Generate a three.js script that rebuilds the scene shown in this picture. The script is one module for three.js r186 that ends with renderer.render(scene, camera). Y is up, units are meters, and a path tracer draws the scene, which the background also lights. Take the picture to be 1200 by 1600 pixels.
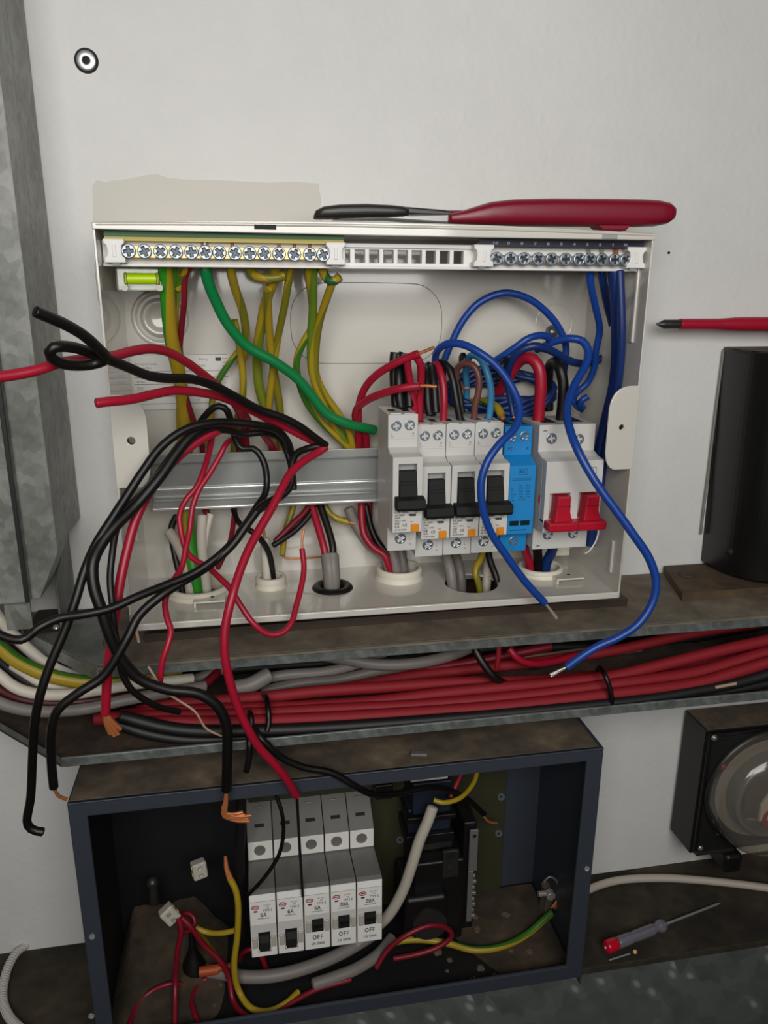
import * as THREE from 'three';
import { RoundedBoxGeometry } from 'three/addons/geometries/RoundedBoxGeometry.js';
import { mergeGeometries } from 'three/addons/utils/BufferGeometryUtils.js';
import { RectAreaLightUniformsLib } from 'three/addons/lights/RectAreaLightUniformsLib.js';

// ---------------------------------------------------------------- camera, sky, light, exposure
const scene = new THREE.Scene();
const renderer = new THREE.WebGLRenderer({ antialias: true });
renderer.toneMapping = THREE.LinearToneMapping;
renderer.toneMappingExposure = 1.0;
renderer.shadowMap.enabled = true;
RectAreaLightUniformsLib.init();
const FOC = 1195.5;                                    // focal length in pixels of a 1200 x 1600 frame
const camera = new THREE.PerspectiveCamera(2 * Math.atan(800 / FOC) * 180 / Math.PI, 0.75, 0.02, 20);
const EYE = new THREE.Vector3(0.0706, 0.1875, 0.5011);
const YAW = 0.17978, PITCH = 0.28221, ROLL = 0.00519;
const [AX, AY, AZ] = (() => {
  const r = new THREE.Vector3(Math.cos(YAW), 0, Math.sin(YAW));
  const f0 = new THREE.Vector3(Math.sin(YAW), 0, -Math.cos(YAW)), yv = new THREE.Vector3(0, 1, 0);
  const f = f0.clone().multiplyScalar(Math.cos(PITCH)).addScaledVector(yv, -Math.sin(PITCH));
  const u = f0.clone().multiplyScalar(Math.sin(PITCH)).addScaledVector(yv, Math.cos(PITCH));
  return [r.clone().multiplyScalar(Math.cos(ROLL)).addScaledVector(u, Math.sin(ROLL)),
    u.clone().multiplyScalar(Math.cos(ROLL)).addScaledVector(r, -Math.sin(ROLL)), f];
})();
camera.position.copy(EYE);
camera.quaternion.setFromRotationMatrix(new THREE.Matrix4().makeBasis(AX, AY, AZ.clone().negate()));
camera.updateMatrixWorld();
scene.add(camera);
scene.background = new THREE.Color(0.30, 0.305, 0.31);  // overcast sky beyond the doorway
// daylight entering through the doorway behind the photographer
const day = new THREE.RectAreaLight(0xfffdf9, 7.9, 0.6, 0.35);
day.position.set(0.08, 0.36, 0.80);
day.lookAt(0.12, 0.25, 0);
scene.add(day);

// ---------------------------------------------------------------- helpers (lengths in millimetres unless said)
const MM = 0.001, V = (x, y, z) => new THREE.Vector3(x * MM, y * MM, z * MM);
function at(px, py, z) {                               // the point that stands z mm in front of the wall
  const d = AZ.clone().addScaledVector(AX, (px - 600) / FOC).addScaledVector(AY, -(py - 800) / FOC);
  return EYE.clone().addScaledVector(d, (z * MM - EYE.z) / d.z);
}
let seed = 7;
const rnd = () => { seed = (seed * 1664525 + 1013904223) >>> 0; return seed / 4294967296; };
const used = new Map();
function numbered(n) { const k = used.get(n) ?? 0; used.set(n, k + 1); return k ? n + '_' + String(k).padStart(3, '0') : n; }
function clean(g) {
  let q = g.index ? g.toNonIndexed() : g;
  for (const a of Object.keys(q.attributes)) if (!['position', 'normal', 'uv', 'color'].includes(a)) q.deleteAttribute(a);
  if (!q.attributes.uv) q.setAttribute('uv', new THREE.BufferAttribute(new Float32Array(q.attributes.position.count * 2), 2));
  q.clearGroups();
  return q;
}
const merge = (list) => list.length === 1 ? list[0] : mergeGeometries(list.map(clean));
function metric(g) {                                   // uv in metres from the dominant face direction
  g = clean(g);
  const p = g.attributes.position, n = g.attributes.normal, uv = g.attributes.uv;
  for (let i = 0; i < p.count; i++) {
    const a = Math.abs(n.getX(i)), b = Math.abs(n.getY(i)), c = Math.abs(n.getZ(i));
    if (c >= a && c >= b) uv.setXY(i, p.getX(i), p.getY(i));
    else if (b >= a) uv.setXY(i, p.getX(i), p.getZ(i));
    else uv.setXY(i, p.getZ(i), p.getY(i));
  }
  return g;
}
function bx(x0, x1, y0, y1, z0, z1, r = 0.4) {
  const w = (x1 - x0) * MM, h = (y1 - y0) * MM, d = (z1 - z0) * MM;
  const rr = Math.min(r * MM, w * .49, h * .49, d * .49);
  const g = rr > 0.00005 ? new RoundedBoxGeometry(w, h, d, 2, rr) : new THREE.BoxGeometry(w, h, d);
  g.translate((x0 + x1) / 2 * MM, (y0 + y1) / 2 * MM, (z0 + z1) / 2 * MM);
  return metric(g);
}
function shapeOf(pts) { const s = new THREE.Shape(); pts.forEach(([a, b], i) => i ? s.lineTo(a * MM, b * MM) : s.moveTo(a * MM, b * MM)); s.closePath(); return s; }
function extr(s, d, bev, seg = 2, curve = 12) {
  const b = Math.min(bev, d * .45) * MM;
  const g = new THREE.ExtrudeGeometry(s, { depth: d * MM - 2 * b, bevelEnabled: b > 0, bevelThickness: b, bevelSize: b, bevelOffset: -b, bevelSegments: seg, curveSegments: curve });
  g.translate(0, 0, b);
  return g;
}
function prismZ(pts, z0, z1, bev = .4, seg = 2) { const g = extr(pts instanceof THREE.Shape ? pts : shapeOf(pts), z1 - z0, bev, seg); g.translate(0, 0, z0 * MM); return metric(g); }
function prismX(pts, x0, x1, bev = .4) {               // pts are [z, y]
  const g = extr(shapeOf(pts), x1 - x0, bev);
  g.applyMatrix4(new THREE.Matrix4().set(0, 0, -1, x1 * MM, 0, 1, 0, 0, 1, 0, 0, 0, 0, 0, 0, 1));
  return metric(g);
}
function prismY(pts, y0, y1, bev = .4) {               // pts are [x, z]
  const g = extr(pts instanceof THREE.Shape ? pts : shapeOf(pts.map(([a, b]) => [a, -b])), y1 - y0, bev);
  g.rotateX(-Math.PI / 2); g.translate(0, y0 * MM, 0);
  return metric(g);
}
function loftX(st, z, depth, exp = 2.6, seg = 24) {     // st: [x, yTop, yBottom] in mm; rounded cross sections along x
  const pos = [], idx = [], n = st.length;
  st.forEach(([x, a, b, k = 1]) => { for (let i = 0; i < seg; i++) { const t = i / seg * Math.PI * 2, c = Math.cos(t), s = Math.sin(t), f = (v) => Math.sign(v) * Math.pow(Math.abs(v), 2 / exp); pos.push(x * MM, ((a + b) / 2 + f(s) * (a - b) / 2) * MM, (z + f(c) * depth * k / 2) * MM); } });
  for (let j = 0; j < n - 1; j++) for (let i = 0; i < seg; i++) { const a = j * seg + i, b = j * seg + (i + 1) % seg; idx.push(a, b, a + seg, b, b + seg, a + seg); }
  for (const [o, flip] of [[0, 0], [(n - 1) * seg, 1]]) for (let i = 1; i < seg - 1; i++) idx.push(o, ...(flip ? [o + i, o + i + 1] : [o + i + 1, o + i]));
  const g = new THREE.BufferGeometry(); g.setAttribute('position', new THREE.Float32BufferAttribute(pos, 3)); g.setIndex(idx); g.computeVertexNormals();
  return clean(g);
}
function cyl(x, y, z, r, h, axis = 'y', r2 = r, seg = 24) {
  const g = new THREE.CylinderGeometry(r2 * MM, r * MM, h * MM, seg);
  if (axis === 'z') g.rotateX(Math.PI / 2); if (axis === 'x') g.rotateZ(-Math.PI / 2);
  g.translate(x * MM, y * MM, z * MM);
  return clean(g);
}
function lathe(prof, x, y, z, axis = 'y', seg = 36) {  // prof: [radius, height]
  const g = new THREE.LatheGeometry(prof.map(([r, h]) => new THREE.Vector2(Math.max(r, .001) * MM, h * MM)), seg);
  if (axis === 'z') g.rotateX(Math.PI / 2);
  g.translate(x * MM, y * MM, z * MM);
  return clean(g);
}
function tubeG(points, r, o = {}) {                    // points: Vector3 in metres
  const c = new THREE.CatmullRomCurve3(points, !!o.closed, 'centripetal', .5);
  const n = o.n ?? Math.min(140, Math.max(8, Math.round(c.getLength() / 0.0032)));
  const g = clean(new THREE.TubeGeometry(c, n, r * MM, o.sides ?? 10, !!o.closed));
  const list = [g];
  if (!o.closed && !o.open) for (const t of [0, 1]) {
    const s = new THREE.SphereGeometry(r * MM, 10, 6); s.scale(1, 1, .35);
    const q = new THREE.Quaternion().setFromUnitVectors(new THREE.Vector3(0, 0, 1), c.getTangent(t));
    s.applyQuaternion(q); const e = c.getPoint(t); s.translate(e.x, e.y, e.z); list.push(clean(s));
  }
  return { g: list.length > 1 ? mergeGeometries(list) : g, tube: g, c };
}
function sleeve(points, r, a, b, turns, phase) {       // two coloured sleeve whose seams follow its own columns
  const c = new THREE.CatmullRomCurve3(points, false, 'centripetal', .5), n = Math.min(140, Math.max(10, Math.round(c.getLength() / .0028))), S = 16, F = c.computeFrenetFrames(n), pos = [], nor = [], col = [];
  const vert = (j, i) => { const ang = (i / S - turns * j / n - phase) * Math.PI * 2, q = F.normals[j].clone().multiplyScalar(-Math.cos(ang)).addScaledVector(F.binormals[j], Math.sin(ang)); return q; };
  const P = []; for (let j = 0; j <= n; j++) P.push(c.getPointAt(j / n));
  for (let j = 0; j < n; j++) for (let i = 0; i < S; i++) { const k = i < S / 2 ? a : b; for (const [u, v] of [[j, i], [j + 1, i], [j + 1, i + 1], [j, i], [j + 1, i + 1], [j, i + 1]]) { const q = vert(u, v); pos.push(P[u].x + q.x * r * MM, P[u].y + q.y * r * MM, P[u].z + q.z * r * MM); nor.push(q.x, q.y, q.z); col.push(k.r, k.g, k.b); } }
  for (const j of [0, n]) { const t = F.tangents[j].clone().multiplyScalar(j ? 1 : -1); for (let i = 0; i < S; i++) for (const q of [null, vert(j, j ? i + 1 : i), vert(j, j ? i : i + 1)]) { pos.push(P[j].x + (q ? q.x * r * MM : t.x * r * .3 * MM), P[j].y + (q ? q.y * r * MM : t.y * r * .3 * MM), P[j].z + (q ? q.z * r * MM : t.z * r * .3 * MM)); nor.push(t.x, t.y, t.z); const k = i < S / 2 ? a : b; col.push(k.r, k.g, k.b); } }
  const g = new THREE.BufferGeometry(); g.setAttribute('position', new THREE.Float32BufferAttribute(pos, 3)); g.setAttribute('normal', new THREE.Float32BufferAttribute(nor, 3)); g.setAttribute('color', new THREE.Float32BufferAttribute(col, 3));
  return clean(g);
}
function tag(o, label, category, group) { o.userData.label = label; o.userData.category = category; if (group) o.userData.group = group; return o; }
function mesh(name, geos, m, parent) {
  const o = new THREE.Mesh(Array.isArray(geos) ? merge(geos) : geos, m);
  o.name = parent === scene ? numbered(name) : name; o.castShadow = o.receiveShadow = true;
  (parent ?? scene).add(o);
  return o;
}
function thing(name, label, category, group) { const o = new THREE.Group(); o.name = numbered(name); scene.add(o); return tag(o, label, category, group); }
function settle(o) {                                   // move the origin of a thing to the middle of its base
  const b = new THREE.Box3().setFromObject(o), c = new THREE.Vector3((b.min.x + b.max.x) / 2, b.min.y, (b.min.z + b.max.z) / 2);
  if (o.isMesh) o.geometry.translate(-c.x, -c.y, -c.z); else o.children.forEach((k) => k.position.sub(c));
  o.position.add(c);
  return o;
}
function solo(name, label, category, geos, m, group) { return settle(tag(mesh(name, geos, m, scene), label, category, group)); }
function struct(name, geos, m) { const o = mesh(name, geos, m, scene); o.userData.kind = 'structure'; return o; }
function copyOf(o, x, y, z, label) { const c = o.clone(); c.name = numbered(o.name.replace(/_\d+$/, '')); c.userData = { ...o.userData }; if (label) c.userData.label = label; scene.add(c); c.position.set(x * MM, y * MM, z * MM); return c; }

// ---------------------------------------------------------------- textures and materials
function noiseTex(w, h, fn, srgb = true) {
  const d = new Uint8Array(w * h * 4);
  for (let y = 0; y < h; y++) for (let x = 0; x < w; x++) { const c = fn(x / w, y / h); for (let k = 0; k < 3; k++) d[(y * w + x) * 4 + k] = Math.max(0, Math.min(255, c[k] * 255)); d[(y * w + x) * 4 + 3] = 255; }
  const t = new THREE.DataTexture(d, w, h); t.magFilter = THREE.LinearFilter; t.minFilter = THREE.LinearMipmapLinearFilter; t.generateMipmaps = true;
  t.wrapS = t.wrapT = THREE.RepeatWrapping; if (srgb) t.colorSpace = THREE.SRGBColorSpace; t.needsUpdate = true;
  return t;
}
const hash = (x, y, s) => { let h = (x * 374761393 + y * 668265263 + s * 974711) | 0; h = Math.imul(h ^ (h >>> 13), 1274126177); return ((h ^ (h >>> 16)) >>> 0) / 4294967296; };
function vnoise(u, v, n, s) {
  const x = u * n, y = v * n, i = Math.floor(x), j = Math.floor(y), f = x - i, g = y - j, a = f * f * (3 - 2 * f), b = g * g * (3 - 2 * g);
  const H = (p, q) => hash(((p % n) + n) % n, ((q % n) + n) % n, s);
  return (H(i, j) * (1 - a) + H(i + 1, j) * a) * (1 - b) + (H(i, j + 1) * (1 - a) + H(i + 1, j + 1) * a) * b;
}
const fbm = (u, v, n, s) => vnoise(u, v, n, s) * .5 + vnoise(u, v, n * 2, s + 1) * .25 + vnoise(u, v, n * 4, s + 2) * .15 + vnoise(u, v, n * 8, s + 3) * .1;
const mix = (a, b, t) => a.map((q, i) => q + (b[i] - q) * t);
const rep = (t, m) => { t = t.clone(); t.repeat.set(1 / m, 1 / m); t.needsUpdate = true; return t; };
// zinc spangle: every cell of a jittered grid has its own tone
const spangle = noiseTex(256, 256, (u, v) => {
  const n = 14; let best = 9, tone = 0; const x = u * n, y = v * n, i = Math.floor(x), j = Math.floor(y);
  for (let a = -1; a < 2; a++) for (let b = -1; b < 2; b++) {
    const p = ((i + a) % n + n) % n, q = ((j + b) % n + n) % n, dx = i + a + hash(p, q, 1) - x, dy = j + b + hash(p, q, 2) - y, d = dx * dx * (1 + hash(p, q, 4)) + dy * dy;
    if (d < best) { best = d; tone = hash(p, q, 3); }
  }
  const k = .54 + .1 * tone + .2 * (fbm(u, v, 4, 9) - .5) + .08 * (fbm(u, v, 24, 19) - .5);
  return [k * .985, k, k * .985];
});
const flake = noiseTex(256, 256, (u, v) => {
  const n = 12; let best = 9, tone = 0; const x = u * n, y = v * n, i = Math.floor(x), j = Math.floor(y);
  for (let a = -1; a < 2; a++) for (let b = -1; b < 2; b++) { const p = ((i + a) % n + n) % n, q = ((j + b) % n + n) % n, dx = (i + a + hash(p, q, 11) - x), dy = (j + b + hash(p, q, 12) - y), d = Math.pow(dx + dy * .5, 2) * 2.4 + dy * dy; if (d < best) { best = d; tone = hash(p, q, 13); } }
  const k = .40 + .06 * tone + (tone > .8 && best < .16 ? .2 * (1 - best / .16) : 0) + .1 * (fbm(u, v, 8, 17) - .5);
  return [k * .98, k, k * .985];
});
const dust = noiseTex(256, 256, (u, v) => { const a = fbm(u, v, 4, 21), b = fbm(u, v, 12, 31); return mix([.34, .31, .27], [.56, .50, .42], Math.max(0, Math.min(1, (a * .7 + b * .5 - .3) * 1.5))); });
const dirt = noiseTex(256, 256, (u, v) => { const a = fbm(u, v, 3, 41), b = fbm(u, v, 14, 51); return mix([.21, .185, .16], [.52, .45, .36], Math.max(0, Math.min(1, (a * .9 + b * .4 - .3) * 1.4))); });
const rusty = noiseTex(256, 256, (u, v) => { const a = fbm(u, v, 4, 61), b = fbm(u, v, 18, 71); return mix([.25, .22, .20], [.44, .36, .29], Math.max(0, Math.min(1, (a + b * .5 - .45) * 1.6))); });
const paintT = noiseTex(256, 256, (u, v) => { const a = fbm(u, v, 3, 81), b = fbm(u, v, 24, 91); const k = .85 + .05 * (a - .5) + .02 * (b - .5); return [k, k * .996, k * .98]; });
const paintB = noiseTex(128, 128, (u, v) => { const b = fbm(u, v, 16, 95); return [b, b, b]; }, false);
const std = (color, roughness = .5, metalness = 0, o = {}) => new THREE.MeshStandardMaterial({ color, roughness, metalness, ...o });
const M = {
  wall: std('#ffffff', .55, 0, { map: rep(paintT, .35), bumpMap: rep(paintB, .05), bumpScale: .0002 }),
  patch: std('#d0ccc2', .65),
  room: std('#5c5955', .9), floor: std('#2f2d2a', .9),
  box: new THREE.MeshPhysicalMaterial({ color: '#cdc8be', roughness: .4, clearcoat: 1, clearcoatRoughness: .08 }), carrier: std('#e2e0dc', .4), grommet: std('#dcd5c5', .5),
  galv: std('#dddcd6', .42, .2, { map: rep(spangle, .07) }),
  galvLip: std('#bcc0be', .45, .25, { map: rep(spangle, .045) }), apron: std('#dde2de', .5, 0, { map: rep(flake, .16) }), heap: std('#b3aea6', .95, 0, { map: rep(dirt, .11) }), ledge: std('#8f908a', .95, 0, { map: rep(dirt, .11) }), mcbWhite: std('#e9e7e1', .45),
  galvDull: std('#b9bab4', .5, .2, { map: rep(spangle, .13) }),
  zinc: std('#b9bcbd', .32, .6), rail: std('#b4b6b4', .32, .6), railEdge: std('#d8dad8', .25, .5),
  screw: std('#848c94', .3, .7), screwHead: std('#8b939b', .32, .65, { vertexColors: true }), brass: std('#f0cc84', .3, .25), steel: std('#8a8886', .35, .5), darkSteel: std('#3a3938', .4, .5),
  copper: std('#c8794a', .35, .45), tin: std('#b9b4aa', .3, .5),
  shelfTop: std('#ffffff', .85, 0, { map: rep(dust, .12) }), dirt: std('#ffffff', .95, 0, { map: rep(dirt, .11) }), rusty: std('#d0c8c0', .8, 0, { map: rep(rusty, .1) }),
  board: std('#3a2c22', .6), boardTop: std('#b3a28c', .75, 0, { map: rep(dust, .09) }),
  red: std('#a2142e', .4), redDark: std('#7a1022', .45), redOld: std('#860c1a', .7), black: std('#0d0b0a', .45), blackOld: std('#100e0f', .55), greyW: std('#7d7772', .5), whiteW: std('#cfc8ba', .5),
  blue: std('#154092', .38), ltBlue: std('#3f86b4', .4), brown: std('#6b4038', .42), green: std('#0d7a40', .38), blueDark: std('#102c66', .42), tan: std('#a98e78', .6), yellow: std('#a68c20', .42), maroon: std('#4a1518', .5),
  yg: std('#ffffff', .42, 0, { vertexColors: true }),
  rcbo: std('#cbc9c5', .42), rcboGrey: std('#9b9a98', .5), blackP: std('#050505', .75), slot: std('#0c0b0b', .7), orange: std('#e08a14', .45), spd: std('#1484c8', .4), redP: std('#b4122a', .35),
  plierRed: std('#7c1028', .35), plierBlack: std('#2b2826', .38, .1),
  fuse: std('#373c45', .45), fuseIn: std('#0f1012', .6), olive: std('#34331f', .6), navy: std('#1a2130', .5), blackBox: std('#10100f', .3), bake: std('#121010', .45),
  clear: new THREE.MeshPhysicalMaterial({ color: '#f2f4f0', roughness: .12, transmission: .92, thickness: 0, ior: 1.45 }),
  dome: new THREE.MeshPhysicalMaterial({ color: '#e6e0d6', roughness: .1, transmission: .9, thickness: 0, ior: 1.5 }),
  smoke: new THREE.MeshPhysicalMaterial({ color: '#cfcad6', roughness: .15, transmission: .8, thickness: 0, ior: 1.5 }),
  vial: std('#b8dc08', .25),
  cable: std('#b6ada0', .55), conduit: std('#b9b6b0', .6), dial: std('#8a857d', .6), clearBlock: std('#b7b0a4', .3),
};
function canvasTex(w, h, draw) {
  const c = document.createElement('canvas'); c.width = w; c.height = h; const g = c.getContext('2d'); draw(g, w, h);
  const t = new THREE.CanvasTexture(c); t.colorSpace = THREE.SRGBColorSpace; t.anisotropy = 4; return t;
}
function decal(name, tex, x0, x1, y0, y1, z, parent, o = {}) { // flat print on a surface facing the room
  const g = new THREE.PlaneGeometry((x1 - x0) * MM, (y1 - y0) * MM); g.translate((x0 + x1) / 2 * MM, (y0 + y1) / 2 * MM, z * MM);
  return mesh(name, g, std('#ffffff', o.rough ?? .5, 0, { map: tex }), parent);
}
const YEL = new THREE.Color('#a38a1e'), GRN = new THREE.Color('#386c1c'), OLV = new THREE.Color('#77721a');
const zAt = (px, py, y) => { const d = AZ.clone().addScaledVector(AX, (px - 600) / FOC).addScaledVector(AY, -(py - 800) / FOC); return (EYE.z + d.z * (y * MM - EYE.y) / d.y) / MM; };
// a wire: pts are [pixel x, pixel y, mm in front of the wall]; tip: bare end of the same form
function wire(name, label, m, r, pts, o = {}) {
  const P = (l) => l.map(([x, y, z]) => at(x, y, o.floor ? Math.min(95, Math.max(z, zAt(x, y, o.floor + r))) : z));
  const t = m === M.yg ? { g: sleeve(P(pts), r, o.a ?? YEL, o.b ?? GRN, o.turns ?? 1.2, o.phase ?? 0) } : tubeG(P(pts), r);
  const cat = o.cat ?? 'wire';
  if (!o.tip && !o.start) return solo(name, label, cat, t.g, m, o.group);
  const w = thing(name, label, cat, o.group);
  mesh('insulation', t.g, m, w);
  for (const k of [o.tip, o.start]) if (k) {
    const q = mesh('bare_end', (k.strands ?? [[0, 0]]).map(([dx, dy]) => tubeG(P(k.pts.map(([x, y, z], i) => [x + dx * (i / (k.pts.length - 1)), y + dy * (i / (k.pts.length - 1)), z])), k.r ?? r * .5, { sides: 7 }).g), k.m ?? M.copper, w);
    q.userData.label = k.label ?? 'bare copper end';
  }
  return settle(w);
}
// ---------------------------------------------------------------- the room
struct('wall_back', bx(-900, 1500, -292, 1450, -20, 0, 0), M.wall);
struct('wall_back_lower', bx(-900, 1500, -1000, -292, 40, 60, 0), M.room);
struct('wall_left', bx(-1320, -1300, -1000, 1700, -20, 860, 0), M.room);
struct('wall_right', bx(1600, 1620, -1000, 1700, -20, 860, 0), M.room);
struct('wall_left_return', bx(-1300, -900, -1000, 1700, -20, 0, 0), M.room);
struct('wall_right_return', bx(1500, 1600, -1000, 1700, -20, 0, 0), M.room);
struct('wall_top_return', bx(-900, 1500, 1450, 1700, -20, 0, 0), M.room);
struct('floor', bx(-1300, 1600, -1020, -1000, -20, 860, 0), M.floor);
struct('ceiling', bx(-1300, 1600, 1700, 1720, -20, 860, 0), M.room);
struct('wall_front', [bx(-1300, -250, -1000, 1700, 840, 860, 0), bx(740, 1600, -1000, 1700, 840, 860, 0), bx(-250, 740, 780, 1700, 840, 860, 0), bx(-250, 740, -1000, 100, 840, 860, 0)], M.room);
struct('trim_1', [bx(-900, 1500, -297, -291, -18, 88, 1)], M.ledge);                       // dirty ledge under the old fuse box
struct('trim_2', [bx(-900, 1500, -700, -297, 82, 86, .5)], M.apron);                    // galvanised front below the ledge
{ // torn edge of an older coat of paint, and a fixing in the wall
  const pts = [[145, 290], [152, 281], [165, 285], [178, 282], [200, 280], [222, 275], [245, 272], [262, 278], [290, 281], [330, 282], [370, 283], [420, 286], [460, 284], [497, 287], [501, 310], [504, 352], [340, 356], [146, 356]].map(([x, y]) => { const p = at(x, y, 0); return [p.x * 1000, p.y * 1000]; });
  solo('paint_patch', 'rough edged patch of older beige paint on the white wall above the open enclosure', 'paint patch', prismZ(pts, 0, .7, .2), M.patch);
  const c = at(135, 95, 0), f = thing('wall_fixing', 'small round screw fixing with dark centre in the white wall at top left', 'fixing');
  mesh('ring', lathe([[1.9, 0], [1.9, 1.3], [2.4, 1.7], [4.6, 1.6], [5.2, .9], [5.4, 0]], c.x * 1000, c.y * 1000, 0, 'z'), M.zinc, f);
  mesh('rim', lathe([[5.3, 0], [5.3, .8], [6.3, .8], [6.5, 0]], c.x * 1000, c.y * 1000, 0, 'z'), M.slot, f);
  mesh('socket', lathe([[0, .7], [1.9, .7], [1.9, 0]], c.x * 1000, c.y * 1000, 0, 'z'), M.slot, f);
  settle(f);
  const d = at(1045, 395, 0);
  solo('wall_rivet', 'tiny dark pin hole plug in white wall right of the enclosure top', 'rivet', lathe([[0, .5], [.8, .4], [1, 0]], d.x * 1000, d.y * 1000, 0, 'z', 12), M.slot);
}
// ---------------------------------------------------------------- galvanised post and cable tray
{
  const t = thing('galvanised_trunking', 'vertical galvanised steel trunking post standing at the left edge', 'trunking');
  mesh('channel', [bx(-180, -54.5, 17, 760, 2, 72, 1)], M.galv, t);
  mesh('cover_flange', [prismZ([[-54.6, 17], [-50, 17], [-37.5, 44], [-37.5, 760], [-54.6, 760]], 40, 66, .6), bx(-54.6, -37.5, 46, 760, 1, 40, .3)], M.galv, t);
  mesh('groove', bx(-56.5, -54.2, 17.5, 760, 70, 72.6, .3), M.darkSteel, t);
  mesh('lower_flange', bx(-70, -56, -1.5, 15.5, 64, 66, .4), M.galv, t);
  settle(t);
  const b = thing('angle_bracket', 'small dull steel angle bracket at the foot of the galvanised post', 'bracket');
  mesh('upright', prismX([[2, 42], [10, 42], [44, 16], [44, -17.5], [2, -17.5]], -47, -45.6), M.galvDull, b);
  mesh('foot_plate', bx(-70, -46, -17.6, -16, 2, 40), M.rusty, b);
  mesh('bolt', lathe([[0, 2.2], [1.6, 2], [2.3, 0]], -52, -16.2, 33), M.zinc, b);
  settle(b);
}
{
  const t = thing('cable_tray', 'long galvanised cable tray shelf under the open enclosure holding red cables', 'tray');
  const top = [[-100, 1], [-100, 1.5], [-73, 29], [-18.5, 89], [900, 86], [900, 1]];
  mesh('top_plate', prismY(top, -19.4, -18, .2), M.shelfTop, t);
  mesh('front_lip', [bx(-18.5, 900, -26, -17.8, 84.8, 86.6, .7)], M.galvLip, t);
  const d = Math.SQRT1_2, chamfer = (a, b, y0, y1, inset) => prismY([[a[0], a[1]], [b[0], b[1]], [b[0] - inset * d, b[1] - inset * d], [a[0] - inset * d, a[1] - inset * d]].map((q) => q), y0, y1, .3);
  mesh('corner_lip', chamfer([-18, 88.6], [-73, 29.5], -27, -17.6, 1.6), M.galv, t);
  const bot = [[-120, 1], [-120, 22], [-83, 60], [-40, 103], [900, 103], [900, 1]];
  mesh('bottom_plate', prismY(bot, -70.4, -69, .2), M.rusty, t);
  mesh('lower_lip', [bx(-40, 900, -70.4, -64.4, 101.6, 103.4, .7)], M.galvLip, t);
  mesh('lower_corner_lip', chamfer([-39.5, 103], [-120, 22.6], -70.4, -64.4, 1.6), M.galvLip, t);
  mesh('back_plate', bx(-100, 900, -69, -19.4, .4, 1.8, .3), M.rusty, t);
  mesh('seam_plate', prismY([[-100, 2], [-73, 28], [-20, 86.5], [-8, 86.5], [-20, 60], [-24, 2]], -17.9, -17.2, .2), M.galvDull, t);
  settle(t);
}
solo('packing_board', 'thin dark brown board lying on the shelf below the open enclosure', 'board', prismY([[4, 3], [4, 60], [100, 58], [220, 56.5], [320, 56], [316, 3]], -18, -12.6, .3), M.board);
{
  const t = thing('plinth_board', 'grimy brown board under the black box on the shelf at right', 'board');
  mesh('plank', prismY([[377, 2], [361, 55], [700, 53], [700, 2]], -18, -12, .4), M.boardTop, t);
  const c = at(1073, 898, 22); mesh('washer', lathe([[0, 1.6], [5.6, 1.5], [6, .9], [6, 0]], 383.7, -12.1, 22.4), M.rusty, t);
  settle(t);
}
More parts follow.
